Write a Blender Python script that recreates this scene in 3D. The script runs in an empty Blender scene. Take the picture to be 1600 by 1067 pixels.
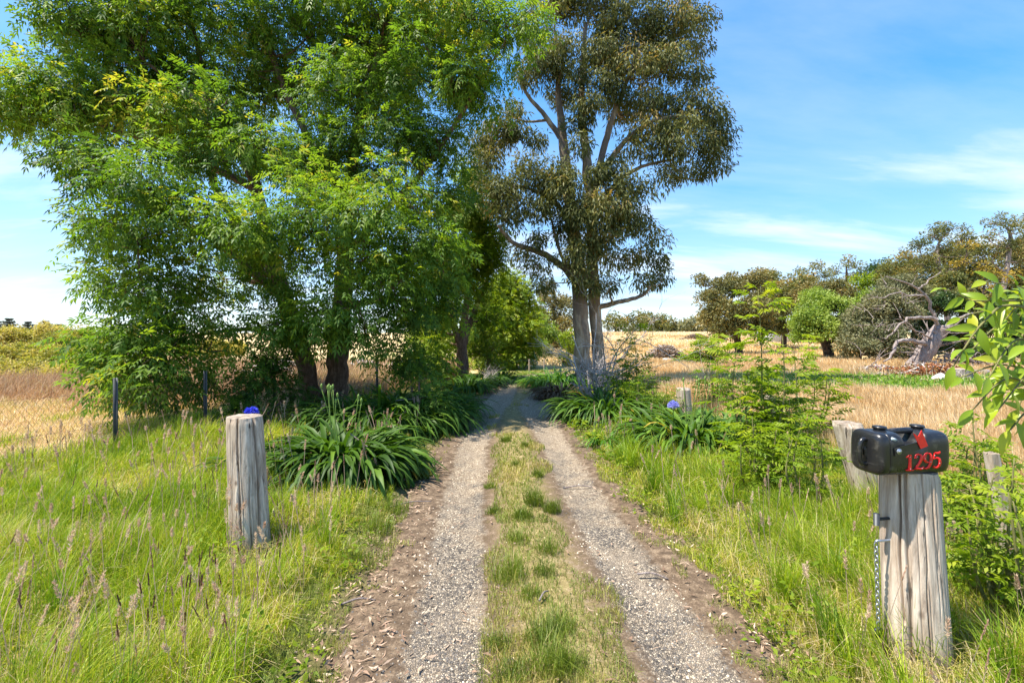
import bpy, math, random
import numpy as np
from math import radians as R, pi, sin, cos

# ------------------------------------------------------------------ camera, sky, sun
scene = bpy.context.scene
F = 711.1                      # focal length in pixels of the 1600 px wide photograph
CH = 1.6                       # eye height in metres
HY = 520.0                     # row of the horizon
cam_d = bpy.data.cameras.new('camera'); cam = bpy.data.objects.new('camera', cam_d)
scene.collection.objects.link(cam); scene.camera = cam
cam.location = (0, 0, CH); cam.rotation_euler = (R(90), 0, 0)
cam_d.lens = 16.0; cam_d.sensor_width = 36.0; cam_d.shift_y = -(533.5 - HY) / 1600.0
cam_d.clip_start = 0.05; cam_d.clip_end = 3000

SUN_AZ = R(-102)                # to the left
SUN_EL = R(65)
w = bpy.data.worlds.new('World'); scene.world = w; w.use_nodes = True
nt = w.node_tree; nt.nodes.clear()
def N(t, nt_=None, **kw):
    n = (nt_ or nt).nodes.new(t)
    for k, v in kw.items(): setattr(n, k, v)
    return n
sky = N('ShaderNodeTexSky', sky_type='NISHITA', sun_disc=False, sun_elevation=SUN_EL, sun_rotation=SUN_AZ,
        air_density=1.15, dust_density=0.35, ozone_density=2.2, altitude=50)
tc = N('ShaderNodeTexCoord'); sep = N('ShaderNodeSeparateXYZ')
nt.links.new(tc.outputs['Generated'], sep.inputs[0])
def M(op, a, b=None, c=None, T=None, clamp=False):
    T = T or nt
    n = T.nodes.new('ShaderNodeMath'); n.operation = op; n.use_clamp = clamp
    for i, v in enumerate((a, b, c)):
        if v is None: continue
        if isinstance(v, (int, float)): n.inputs[i].default_value = v
        else: T.links.new(v, n.inputs[i])
    return n.outputs[0]
zc = M('ADD', M('MAXIMUM', sep.outputs[2], 0.0), 0.16)
cx = M('DIVIDE', sep.outputs[0], zc); cy = M('DIVIDE', sep.outputs[1], zc)
comb = N('ShaderNodeCombineXYZ'); nt.links.new(cx, comb.inputs[0]); nt.links.new(cy, comb.inputs[1])
mp = N('ShaderNodeMapping'); mp.inputs['Rotation'].default_value = (0, 0, R(-28)); mp.inputs['Scale'].default_value = (0.42, 1.25, 1)
mp.inputs['Location'].default_value = (0.2, 1.7, 0)
nt.links.new(comb.outputs[0], mp.inputs[0])
n1 = N('ShaderNodeTexNoise'); n1.inputs['Scale'].default_value = 1.5; n1.inputs['Detail'].default_value = 11; n1.inputs['Roughness'].default_value = 0.58
n1.inputs['Distortion'].default_value = 0.25
nt.links.new(mp.outputs[0], n1.inputs['Vector'])
n2 = N('ShaderNodeTexNoise'); n2.inputs['Scale'].default_value = 0.55; n2.inputs['Detail'].default_value = 3
nt.links.new(comb.outputs[0], n2.inputs['Vector'])
low = M('SUBTRACT', 1.0, M('MULTIPLY', sep.outputs[2], 1.7), clamp=True)        # more cloud towards the horizon
cov = M('ADD', M('MULTIPLY', M('SUBTRACT', n1.outputs['Fac'], 0.535), 3.6), M('MULTIPLY', M('SUBTRACT', n2.outputs['Fac'], 0.5), 1.0))
cov = M('ADD', cov, M('MULTIPLY', low, 0.16)); 
east = M('MULTIPLY', M('MULTIPLY', M('SUBTRACT', sep.outputs[0], 0.12), 2.2, clamp=True), M('MULTIPLY', M('SUBTRACT', 0.36, sep.outputs[2]), 4.0, clamp=True))
cov = M('ADD', cov, M('MULTIPLY', east, 0.42))
hi = M('MULTIPLY', M('SUBTRACT', sep.outputs[2], 0.20), 5.0, clamp=True)      # only thin streaks overhead
cov = M('SUBTRACT', cov, M('MULTIPLY', hi, .8))
wisp = M('MULTIPLY', M('MULTIPLY', M('SUBTRACT', n1.outputs['Fac'], 0.40), 3.0, clamp=True), 0.26)
cmask = M('ADD', M('MULTIPLY', M('MAXIMUM', M('MINIMUM', cov, 1.0), 0.0), 0.68), wisp)
hs = N('ShaderNodeHueSaturation'); hs.inputs['Saturation'].default_value = 1.35; hs.inputs['Value'].default_value = 0.82
# the bright band at the horizon rolls off softly
vm = N('ShaderNodeVectorMath', operation='MULTIPLY_ADD'); vm.inputs[1].default_value = (.37, .32, .26); vm.inputs[2].default_value = (1, 1, 1); nt.links.new(sky.outputs[0], vm.inputs[0])
vd = N('ShaderNodeVectorMath', operation='DIVIDE'); nt.links.new(sky.outputs[0], vd.inputs[0]); nt.links.new(vm.outputs[0], vd.inputs[1])
gm_ = N('ShaderNodeGamma'); gm_.inputs['Gamma'].default_value = 1.4; nt.links.new(vd.outputs[0], gm_.inputs['Color'])
nt.links.new(gm_.outputs[0], hs.inputs['Color'])
mx = N('ShaderNodeMix', data_type='RGBA')
nt.links.new(cmask, mx.inputs['Factor']); nt.links.new(hs.outputs[0], mx.inputs['A']); mx.inputs['B'].default_value = (2.25, 2.33, 2.45, 1)
bg = N('ShaderNodeBackground'); bg.inputs['Strength'].default_value = 0.15
nt.links.new(mx.outputs['Result'], bg.inputs['Color'])
wo = N('ShaderNodeOutputWorld'); nt.links.new(bg.outputs[0], wo.inputs[0])

sd = bpy.data.lights.new('sun', 'SUN'); sd.energy = 2.9; sd.angle = R(0.6); sd.color = (1.0, 0.94, 0.83)
so = bpy.data.objects.new('sun', sd); scene.collection.objects.link(so)
so.rotation_euler = (R(90) - SUN_EL, 0, -SUN_AZ + pi)   # light travels from azimuth SUN_AZ (clockwise from +Y)
so.location = (-40, 20, 60)
scene.view_settings.view_transform = 'Standard'; scene.view_settings.look = 'None'
scene.view_settings.exposure = 1.92; scene.view_settings.gamma = 1.0
scene.cycles.max_bounces = 12; scene.cycles.transparent_max_bounces = 8; scene.cycles.transmission_bounces = 10
scene.cycles.diffuse_bounces = 8; scene.cycles.use_denoising = True

rng = np.random.default_rng(11)
random.seed(4)

# ------------------------------------------------------------------ helpers
def P(px, py, Y):
    return np.array([(px - 800.0) / F * Y, Y, CH - (py - HY) / F * Y])

def unit(v):
    return v / np.maximum(np.linalg.norm(v, axis=-1, keepdims=True), 1e-9)

def sstep(a, b, x):
    t = np.clip((x - a) / (b - a), 0, 1); return t * t * (3 - 2 * t)

def vnoise(x, y, seed=0):
    """smooth value noise, vectorised"""
    x = np.asarray(x, float); y = np.asarray(y, float)
    xi = np.floor(x).astype(np.int64); yi = np.floor(y).astype(np.int64)
    fx = x - xi; fy = y - yi; fx = fx * fx * (3 - 2 * fx); fy = fy * fy * (3 - 2 * fy)
    def hsh(a, b):
        n = (a * 374761393 + b * 668265263 + seed * 974634) & 0x7fffffff
        n = ((n ^ (n >> 13)) * 1274126177) & 0x7fffffff
        return ((n ^ (n >> 16)) & 0xffff) / 65535.0
    return (hsh(xi, yi) * (1 - fx) + hsh(xi + 1, yi) * fx) * (1 - fy) + (hsh(xi, yi + 1) * (1 - fx) + hsh(xi + 1, yi + 1) * fx) * fy

_cy = np.array([-5, 0, 2, 4, 6.3, 9.5, 11, 12.6, 14, 15.2, 16.4, 17.6, 19, 22, 30]); _cx = np.array([.55, .36, .275, .14, .035, .0, .16, .42, .55, .66, .95, 1.75, 3.3, 7.5, 20])
def xc(y):
    return np.interp(y, _cy, _cx)

def dc_of(x, y):
    return np.asarray(x) - xc(y)

def h0(x, y):
    """terrain without the driveway"""
    x = np.asarray(x, float); y = np.asarray(y, float)
    r = 1.72 * sstep(26, 105, y) * (0.9 + 0.1 * sstep(0, 30, x))
    r = r - sstep(125, 260, y) * 2.5
    r = r + 0.55 * sstep(-13, -24, x) * sstep(12, 22, y) * (1 - sstep(40, 80, y))
    r = r + 0.05 * (vnoise(x * .45, y * .45, 3) - .5) + 0.022 * (vnoise(x * 2.1, y * 2.1, 5) - .5)
    return r

def gz(x, y):
    """ground sheet, sunk a little under the driveway"""
    d = np.abs(dc_of(x, y))
    return h0(x, y) - 0.10 * (1 - sstep(1.02, 1.20, d)) * (np.asarray(y) < 21)

def dz(x, y):
    """driveway surface"""
    d = dc_of(x, y); a = np.abs(d)
    rut = np.exp(-((a - .59) / .2) ** 2)
    e = 0.012 - 0.035 * rut + 0.018 * np.exp(-(d / .26) ** 2) - .05 * sstep(1.0, 1.3, a)
    return h0(x, y) + e + .008 * (vnoise(np.asarray(x) * 7, np.asarray(y) * 7, 8) - .5)

def surf(x, y):
    d = np.abs(dc_of(x, y)); y = np.asarray(y)
    return np.where((d < 1.16) & (y < 20), np.maximum(dz(x, y), gz(x, y)), gz(x, y))

def mesh_obj(name, chunks, mat, parent=None, smooth=False, loc=None):
    """chunks: list of (V (n,3), F (m,4), rnd (m,)) joined into one mesh object"""
    Vs, Fs, Rs, o = [], [], [], 0
    for V, Fq, r in chunks:
        if len(V) == 0: continue
        Vs.append(V); Fs.append(Fq + o); Rs.append(np.broadcast_to(r, (len(Fq),))); o += len(V)
    V = np.concatenate(Vs).astype(np.float32); Fq = np.concatenate(Fs).astype(np.int32); r = np.concatenate(Rs).astype(np.float32)
    off = np.array(parent.location) if parent is not None and loc is None else np.zeros(3)
    if parent is not None and parent.parent is not None: off = off + np.array(parent.parent.location)
    if parent is None and loc is not None: off = np.array(loc)
    V = V - off.astype(np.float32)
    me = bpy.data.meshes.new(name)
    me.vertices.add(len(V)); me.vertices.foreach_set('co', V.ravel())
    me.loops.add(len(Fq) * 4); me.loops.foreach_set('vertex_index', Fq.ravel())
    me.polygons.add(len(Fq)); me.polygons.foreach_set('loop_start', np.arange(0, len(Fq) * 4, 4, dtype=np.int32))
    if smooth: me.polygons.foreach_set('use_smooth', np.ones(len(Fq), bool))
    me.update(calc_edges=True)
    a = me.attributes.new('rnd', 'FLOAT', 'FACE'); a.data.foreach_set('value', r)
    me.materials.append(mat)
    ob = bpy.data.objects.new(name, me); scene.collection.objects.link(ob)
    if parent is not None: ob.parent = parent
    elif loc is not None: ob.location = loc
    return ob

def tag(o, label, cat, group=None, kind=None):
    o['label'] = label; o['category'] = cat
    if group: o['group'] = group
    if kind: o['kind'] = kind
    return o

def thing(name, loc, label, cat, group=None):
    o = bpy.data.objects.new(name, None); scene.collection.objects.link(o)
    o.empty_display_size = .2; o.location = [float(v) for v in loc]
    return tag(o, label, cat, group)

def quads(A, B, C, D, r):
    n = len(A); V = np.stack([A, B, C, D], 1).reshape(-1, 3)
    return (V, np.arange(n * 4).reshape(n, 4), np.broadcast_to(r, (n,)))

def tube(pts, rad, seg=8, r=0.5, cap=True, wob=0.0, flute=0.0):
    pts = np.asarray(pts, float); k = len(pts); rad = np.broadcast_to(np.asarray(rad, float), (k,))
    t = unit(np.gradient(pts, axis=0)); a = np.array([0., 0, 1]) if abs(t[0][2]) < .9 else np.array([1., 0, 0])
    u = unit(np.cross(t[0], a)); U = [u]
    for i in range(1, k):
        u = u - t[i] * np.dot(u, t[i]); u = u / (np.linalg.norm(u) + 1e-9); U.append(u)
    U = np.array(U); W = np.cross(t, U); th = np.linspace(0, 2 * pi, seg, endpoint=False)
    rr = rad[:, None] * np.ones(seg)
    if wob: rr = rr * (1 + wob * (vnoise(th[None] * 1.3 + 0 * rad[:, None], np.arange(k)[:, None] * .9 + 0 * th[None], 17) - .5) * 2)
    if flute: rr = rr * (1 + flute * np.sin(th * 3 + 1)[None] * np.linspace(1, .3, k)[:, None])
    V = pts[:, None] + rr[..., None] * (np.cos(th)[None, :, None] * U[:, None] + np.sin(th)[None, :, None] * W[:, None])
    V = V.reshape(-1, 3); i = np.arange(k - 1)[:, None] * seg; j = np.arange(seg)[None]; jn = (j + 1) % seg
    Fq = np.stack([i + j, i + jn, i + seg + jn, i + seg + j], -1).reshape(-1, 4)
    if cap and seg % 2 == 0:
        c = []
        for b in (0, (k - 1) * seg):
            for q in range(seg // 2 - 1):
                c.append([b + q, b + q + 1, b + seg - 2 - q, b + seg - 1 - q])
        Fq = np.concatenate([Fq, np.array(c)])
    return (V, Fq, np.full(len(Fq), r))

def spline(pts, n):
    pts = np.asarray(pts, float); t = np.arange(len(pts)); tt = np.linspace(0, len(pts) - 1, n); out = []
    for x in tt:
        i = min(int(x), len(pts) - 2); f = x - i
        p0 = pts[max(i - 1, 0)]; p1 = pts[i]; p2 = pts[i + 1]; p3 = pts[min(i + 2, len(pts) - 1)]
        out.append(.5 * ((2 * p1) + (-p0 + p2) * f + (2 * p0 - 5 * p1 + 4 * p2 - p3) * f * f + (-p0 + 3 * p1 - 3 * p2 + p3) * f ** 3))
    return np.array(out)

def grid(X, Y, Z, r=.5):
    """rectangular grid of points -> chunk"""
    ny, nx = X.shape; V = np.stack([X, Y, Z], -1).reshape(-1, 3)
    i = np.arange(ny - 1)[:, None] * nx; j = np.arange(nx - 1)[None]
    Fq = np.stack([i + j, i + j + 1, i + nx + j + 1, i + nx + j], -1).reshape(-1, 4)
    return (V, Fq, np.full(len(Fq), r))

def box(c, s, r=.5, rot=None):
    v = np.array([[x, y, z] for x in (-1, 1) for y in (-1, 1) for z in (-1, 1)], float) * np.array(s) / 2
    if rot is not None:
        a, b, g = rot
        Rx = np.array([[1, 0, 0], [0, cos(a), -sin(a)], [0, sin(a), cos(a)]]); Ry = np.array([[cos(b), 0, sin(b)], [0, 1, 0], [-sin(b), 0, cos(b)]])
        Rz = np.array([[cos(g), -sin(g), 0], [sin(g), cos(g), 0], [0, 0, 1]]); v = v @ (Rz @ Ry @ Rx).T
    f = np.array([[0, 1, 3, 2], [4, 6, 7, 5], [0, 4, 5, 1], [2, 3, 7, 6], [0, 2, 6, 4], [1, 5, 7, 3]])
    return (v + np.array(c), f, np.full(6, r))

# ------------------------------------------------------------------ materials
def mat_new(name):
    m = bpy.data.materials.new(name); m.use_nodes = True; T = m.node_tree; T.nodes.clear()
    return m, T

def ramp(T, fac, stops, interp='LINEAR'):
    n = T.nodes.new('ShaderNodeValToRGB'); e = n.color_ramp.elements; n.color_ramp.interpolation = interp
    while len(e) < len(stops): e.new(.5)
    for i, (p, c) in enumerate(stops): e[i].position = p; e[i].color = (*c, 1)
    T.links.new(fac, n.inputs[0]); return n.outputs[0]

def noise(T, vec, scale, detail=4, rough=.55, dist=0.0, out='Fac'):
    n = T.nodes.new('ShaderNodeTexNoise'); n.inputs['Scale'].default_value = scale; n.inputs['Detail'].default_value = detail
    n.inputs['Roughness'].default_value = rough; n.inputs['Distortion'].default_value = dist
    if vec is not None: T.links.new(vec, n.inputs['Vector'])
    return n.outputs[out]

def mapping(T, scale=(1, 1, 1), rot=(0, 0, 0), src='Object'):
    t = T.nodes.new('ShaderNodeTexCoord'); m = T.nodes.new('ShaderNodeMapping'); m.inputs['Scale'].default_value = scale; m.inputs['Rotation'].default_value = rot
    T.links.new(t.outputs[src], m.inputs[0]); return m.outputs[0]

def mix(T, fac, a, b, blend='MIX'):
    n = T.nodes.new('ShaderNodeMix'); n.data_type = 'RGBA'; n.blend_type = blend
    for key, v in (('Factor', fac), ('A', a), ('B', b)):
        s = [i for i in n.inputs if i.identifier == {'Factor': 'Factor_Float', 'A': 'A_Color', 'B': 'B_Color'}[key]][0]
        if isinstance(v, (int, float)): s.default_value = v
        elif isinstance(v, tuple): s.default_value = (*v, 1)
        else: T.links.new(v, s)
    return [o for o in n.outputs if o.identifier == 'Result_Color'][0]

def attr(T, name='rnd'):
    a = T.nodes.new('ShaderNodeAttribute'); a.attribute_name = name; return a.outputs['Fac']

def bump(T, h, strength=.5, dist=.02):
    b = T.nodes.new('ShaderNodeBump'); b.inputs['Strength'].default_value = strength; b.inputs['Distance'].default_value = dist
    T.links.new(h, b.inputs['Height']); return b.outputs[0]

def leaf_mat(name, stops, transl=.4, rough=.45, tint=(1.25, 1.35, .55), spec=.35):
    m, T = mat_new(name); L = T.links
    c = ramp(T, attr(T), stops)
    p = T.nodes.new('ShaderNodeBsdfPrincipled'); p.inputs['Roughness'].default_value = rough; p.inputs['Specular IOR Level'].default_value = spec
    L.new(c, p.inputs['Base Color'])
    tr = T.nodes.new('ShaderNodeBsdfTranslucent'); c2 = mix(T, 1.0, c, tint, 'MULTIPLY'); L.new(c2, tr.inputs[0])
    ms = T.nodes.new('ShaderNodeMixShader'); ms.inputs[0].default_value = transl
    L.new(p.outputs[0], ms.inputs[1]); L.new(tr.outputs[0], ms.inputs[2])
    o = T.nodes.new('ShaderNodeOutputMaterial'); L.new(ms.outputs[0], o.inputs[0]); return m

def plain_mat(name, col, rough=.5, metal=0, spec=.5):
    m, T = mat_new(name); p = T.nodes.new('ShaderNodeBsdfPrincipled'); v = mapping(T)
    c = mix(T, noise(T, v, 60, 3), tuple(x * .75 for x in col), tuple(min(1, x * 1.2) for x in col))
    T.links.new(c, p.inputs['Base Color'])
    p.inputs['Roughness'].default_value = rough; p.inputs['Metallic'].default_value = metal; p.inputs['Specular IOR Level'].default_value = spec
    o = T.nodes.new('ShaderNodeOutputMaterial'); T.links.new(p.outputs[0], o.inputs[0]); return m

def bark_mat(name, stops, sc=(9, 9, 1.6), b=.6, dist=.03, patch=None):
    m, T = mat_new(name); v = mapping(T, sc); n = noise(T, v, 1.4, 8, .65, .6); c = ramp(T, n, stops)
    if patch:
        v2 = mapping(T, patch[1]); n2 = noise(T, v2, 1.0, 4, .6, 1.0); k = ramp(T, n2, [(.45, (0, 0, 0)), (.56, (1, 1, 1))])
        c = mix(T, k, c, patch[0])
    p = T.nodes.new('ShaderNodeBsdfPrincipled'); p.inputs['Roughness'].default_value = .9; p.inputs['Specular IOR Level'].default_value = .15
    T.links.new(c, p.inputs['Base Color']); T.links.new(bump(T, n, b, dist), p.inputs['Normal'])
    o = T.nodes.new('ShaderNodeOutputMaterial'); T.links.new(p.outputs[0], o.inputs[0]); return m

MAT = {}
MAT['ash'] = leaf_mat('ash_leaf', [(0, (.045, .095, .02)), (.4, (.10, .19, .03)), (.75, (.19, .29, .036)), (.96, (.32, .39, .045)), (1, (.42, .36, .07))], .5, .5, (1.25, 1.3, .4), .18)
MAT['ash_bright'] = leaf_mat('ash_bright_leaf', [(0, (.08, .14, .010)), (.5, (.17, .25, .016)), (1, (.32, .36, .03))], .45, .5, (1.25, 1.3, .4), .2)
MAT['lime'] = leaf_mat('lime_leaf', [(0, (.06, .12, .01)), (.5, (.16, .23, .015)), (1, (.32, .31, .02))], .45, .5)
MAT['gum'] = leaf_mat('gum_leaf', [(0, (.06, .08, .026)), (.45, (.125, .145, .048)), (.8, (.23, .23, .07)), (1, (.36, .25, .08))], .34, .55, (1.25, 1.1, .5), .2)
MAT['gum_brown'] = leaf_mat('brown_gum_leaf', [(0, (.065, .08, .025)), (.5, (.155, .16, .05)), (1, (.32, .245, .075))], .25, .5, (1.2, 1.0, .6))
MAT['scrub'] = leaf_mat('scrub_leaf', [(0, (.075, .085, .04)), (.5, (.16, .17, .075)), (1, (.27, .25, .12))], .25, .6, (1.1, 1.1, .8))
MAT['round'] = leaf_mat('round_leaf', [(0, (.08, .14, .02)), (.5, (.20, .29, .035)), (1, (.34, .40, .08))], .3, .5)
MAT['dark'] = leaf_mat('dark_leaf', [(0, (.015, .035, .01)), (.6, (.035, .075, .018)), (1, (.07, .12, .03))], .25, .5)
MAT['yellow'] = leaf_mat('yellow_leaf', [(0, (.16, .14, .02)), (.5, (.34, .25, .03)), (1, (.5, .33, .04))], .35, .5, (1.1, 1.05, .6))
MAT['pine'] = leaf_mat('pine_leaf', [(0, (.03, .045, .03)), (1, (.07, .085, .05))], .1, .6)
MAT['bush'] = leaf_mat('bush_leaf', [(0, (.12, .13, .03)), (.35, (.27, .27, .05)), (.7, (.46, .40, .07)), (1, (.62, .48, .18))], .3, .6)
MAT['sapling'] = leaf_mat('sapling_leaf', [(0, (.09, .16, .016)), (.5, (.20, .29, .022)), (1, (.42, .44, .04))], .45, .45, (1.25, 1.3, .4), .2)
MAT['near_leaf'] = leaf_mat('near_leaf', [(0, (.13, .23, .018)), (.6, (.30, .40, .022)), (1, (.52, .50, .04))], .42, .35, (1.2, 1.2, .4), .4)
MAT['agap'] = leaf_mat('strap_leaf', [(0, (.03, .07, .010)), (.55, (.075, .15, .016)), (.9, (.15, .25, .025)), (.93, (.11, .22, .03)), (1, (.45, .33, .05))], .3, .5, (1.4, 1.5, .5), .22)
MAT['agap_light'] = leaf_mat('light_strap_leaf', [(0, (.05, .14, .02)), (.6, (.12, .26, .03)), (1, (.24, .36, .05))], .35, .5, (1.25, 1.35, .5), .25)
MAT['dead_leaf'] = leaf_mat('dead_strap_leaf', [(0, (.07, .04, .022)), (.5, (.15, .09, .045)), (1, (.28, .19, .11))], .1, .8, (1, .9, .7))
MAT['grass'] = leaf_mat('grass_blade', [(0, (.08, .16, .014)), (.3, (.20, .32, .02)), (.6, (.38, .47, .03)), (.8, (.52, .52, .06)), (.9, (.55, .43, .19)), (1, (.62, .50, .29))], .4, .5, (1.2, 1.2, .5))
MAT['shortgrass'] = leaf_mat('short_grass_blade', [(0, (.12, .17, .03)), (.4, (.24, .29, .05)), (.7, (.4, .36, .09)), (1, (.56, .43, .2))], .3, .6, (1.1, 1.1, .6))
MAT['tussock'] = leaf_mat('tussock_blade', [(0, (.08, .12, .016)), (.55, (.18, .24, .03)), (.85, (.30, .33, .06)), (1, (.5, .4, .18))], .3, .5)
MAT['dry'] = leaf_mat('dry_blade', [(0, (.42, .27, .12)), (.4, (.66, .46, .22)), (.8, (.80, .64, .39)), (1, (.86, .75, .54))], .3, .7, (1.05, 1, .8))
MAT['pinkdry'] = leaf_mat('pink_dry_blade', [(0, (.34, .2, .11)), (.35, (.52, .34, .2)), (.6, (.66, .47, .31)), (.8, (.5, .44, .12)), (1, (.78, .62, .4))], .3, .7, (1.05, 1, .8))
MAT['weed'] = leaf_mat('weed_leaf', [(0, (.08, .17, .02)), (.6, (.19, .32, .03)), (1, (.36, .42, .06))], .35, .5)
MAT['rust'] = leaf_mat('rust_leaf', [(0, (.16, .045, .02)), (.5, (.34, .11, .04)), (.8, (.4, .22, .08)), (1, (.2, .22, .05))], .15, .8, (1, .9, .7))
MAT['seed'] = leaf_mat('seed_head', [(0, (.14, .06, .05)), (.25, (.30, .16, .11)), (.5, (.56, .38, .27)), (1, (.74, .6, .42))], .35, .7, (1.1, 1, .9))
MAT['litter'] = leaf_mat('litter_leaf', [(0, (.14, .08, .05)), (.5, (.36, .23, .15)), (1, (.58, .44, .32))], .1, .8, (1, .9, .7))
MAT['blue_flower'] = leaf_mat('blue_petal', [(0, (.26, .27, .66)), (1, (.52, .52, .9))], .3, .5, (1.1, 1.1, 1.1))
MAT['deepblue_flower'] = leaf_mat('deep_blue_petal', [(0, (.03, .04, .5)), (1, (.1, .13, .85))], .3, .5, (1.1, 1.1, 1.1))
MAT['stalk'] = leaf_mat('stalk_green', [(0, (.1, .19, .03)), (1, (.25, .35, .07))], .1, .5)
MAT['bark_ash'] = bark_mat('ash_bark', [(.3, (.07, .042, .03)), (.5, (.145, .09, .065)), (.7, (.25, .175, .13))], (16, 16, 5), .7, .02)
MAT['bark_gum'] = bark_mat('gum_bark', [(.3, (.15, .105, .07)), (.5, (.30, .225, .16)), (.7, (.50, .41, .31))], (5, 5, 1.3), .35, .02, ((.19, .145, .12), (2.6, 2.6, .8)))
MAT['bark_dark'] = bark_mat('dark_bark', [(.3, (.035, .025, .02)), (.7, (.12, .09, .07))])
MAT['bark_grey'] = bark_mat('grey_bark', [(.3, (.12, .09, .08)), (.5, (.27, .22, .2)), (.7, (.42, .36, .33))], (10, 10, 3), .9, .05)
MAT['deadwood'] = bark_mat('dead_wood', [(.3, (.24, .19, .16)), (.5, (.44, .38, .34)), (.7, (.6, .54, .5))], (14, 14, 4), .6, .01)
MAT['stem'] = bark_mat('green_stem', [(.3, (.10, .10, .04)), (.7, (.24, .22, .08))], (14, 14, 4), .3, .004)
MAT['cutwood'] = bark_mat('cut_wood', [(.3, (.34, .2, .13)), (.7, (.55, .40, .3))], (20, 20, 20), .3, .01)
MAT['rust_wire'] = plain_mat('rusty_wire', (.20, .12, .08), .7, .4)
MAT['wire'] = plain_mat('galvanised_wire', (.30, .29, .27), .6, .5)
MAT['picket'] = plain_mat('steel_picket', (.07, .075, .075), .65, .3)
MAT['steel'] = plain_mat('galvanised_steel', (.42, .44, .47), .38, .85)
MAT['dark_steel'] = plain_mat('dark_steel', (.045, .05, .055), .5, .3)
MAT['red'] = plain_mat('red_paint', (.80, .015, .010), .45)
MAT['slab'] = plain_mat('concrete', (.48, .44, .42), .9)
MAT['shed'] = plain_mat('shed_wall', (.52, .56, .62), .6)
MAT['shed_roof'] = plain_mat('shed_roof', (.62, .6, .56), .5)
MAT['hole'] = plain_mat('shadowed_opening', (.02, .02, .02), .9)

def timber_mat(name, sc, k=1.0):
    """weathered grey post: long grain, dark checks, brown stain"""
    m, T = mat_new(name); L = T.links
    v = mapping(T, sc); n = noise(T, v, 1.0, 9, .68, .35)
    c = ramp(T, n, [(.28, (.16, .115, .09)), (.42, (.36, .29, .23)), (.56, (.56, .475, .39)), (.74, (.74, .66, .56))])
    v2 = mapping(T, (sc[0] * .22, sc[1] * .22, sc[2] * .7)); n2 = noise(T, v2, 1.0, 4, .6, .5)
    c = mix(T, ramp(T, n2, [(.46, (0, 0, 0)), (.66, (.55, .55, .55))]), c, (.34, .255, .18))
    v3 = mapping(T, (sc[0] * 1.6, sc[1] * 1.6, sc[2] * .5)); n3 = noise(T, v3, 1.0, 3, .5, .2)
    crack = ramp(T, n3, [(.30, (1, 1, 1)), (.36, (0, 0, 0))])
    c = mix(T, crack, c, (.07, .05, .04))
    tz = T.nodes.new('ShaderNodeTexCoord'); sz = T.nodes.new('ShaderNodeSeparateXYZ'); L.new(tz.outputs['Object'], sz.inputs[0])
    foot = M('MULTIPLY', M('SUBTRACT', M('ADD', .34, M('MULTIPLY', M('SUBTRACT', n2, .5, T=T), .9, T=T), T=T), sz.outputs[2], T=T), 3.2, T=T, clamp=True)
    c = mix(T, M('MULTIPLY', foot, .6, T=T), c, (.17, .13, .085))
    kn = T.nodes.new('ShaderNodeTexVoronoi'); kn.inputs['Scale'].default_value = 1.0; L.new(mapping(T, (7, 7, 5)), kn.inputs['Vector'])
    c = mix(T, ramp(T, kn.outputs['Distance'], [(.05, (.8, .8, .8)), (.13, (0, 0, 0))]), c, (.12, .08, .055)); c = mix(T, 1.0, c, (k, k * .97, k * .93), 'MULTIPLY')
    p = T.nodes.new('ShaderNodeBsdfPrincipled'); p.inputs['Roughness'].default_value = .88; p.inputs['Specular IOR Level'].default_value = .2
    L.new(c, p.inputs['Base Color']); L.new(bump(T, M('SUBTRACT', n, M('MULTIPLY', crack, .6, T=T), T=T), .7, .012), p.inputs['Normal'])
    o = T.nodes.new('ShaderNodeOutputMaterial'); L.new(p.outputs[0], o.inputs[0]); return m
MAT['timber'] = timber_mat('weathered_timber', (26, 26, 2.2))
MAT['timber_top'] = timber_mat('timber_end_grain', (22, 22, 22), .62)

def plastic_mat():
    m, T = mat_new('black_painted_plastic'); L = T.links; v = mapping(T, (1, 1, 1))
    n = noise(T, v, 26, 6, .6); n2 = noise(T, v, 9, 3)
    c = mix(T, ramp(T, n, [(.56, (0, 0, 0)), (.74, (.6, .6, .6))]), (.013, .013, .014), (.11, .10, .085))
    c = mix(T, ramp(T, noise(T, mapping(T, (3, 3, 60)), 3, 4), [(.62, (0, 0, 0)), (.68, (.5, .5, .5))]), c, (.06, .058, .055))
    p = T.nodes.new('ShaderNodeBsdfPrincipled'); L.new(c, p.inputs['Base Color']); p.inputs['Specular IOR Level'].default_value = .5
    L.new(ramp(T, n2, [(.3, (.24, .24, .24)), (.7, (.42, .42, .42))]), p.inputs['Roughness'])
    L.new(bump(T, noise(T, v, 14, 3), .12, .01), p.inputs['Normal'])
    o = T.nodes.new('ShaderNodeOutputMaterial'); L.new(p.outputs[0], o.inputs[0]); return m
MAT['plastic'] = plastic_mat()
MAT['chip'] = plain_mat('bare_pale_patch', (.45, .52, .55), .6)

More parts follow.
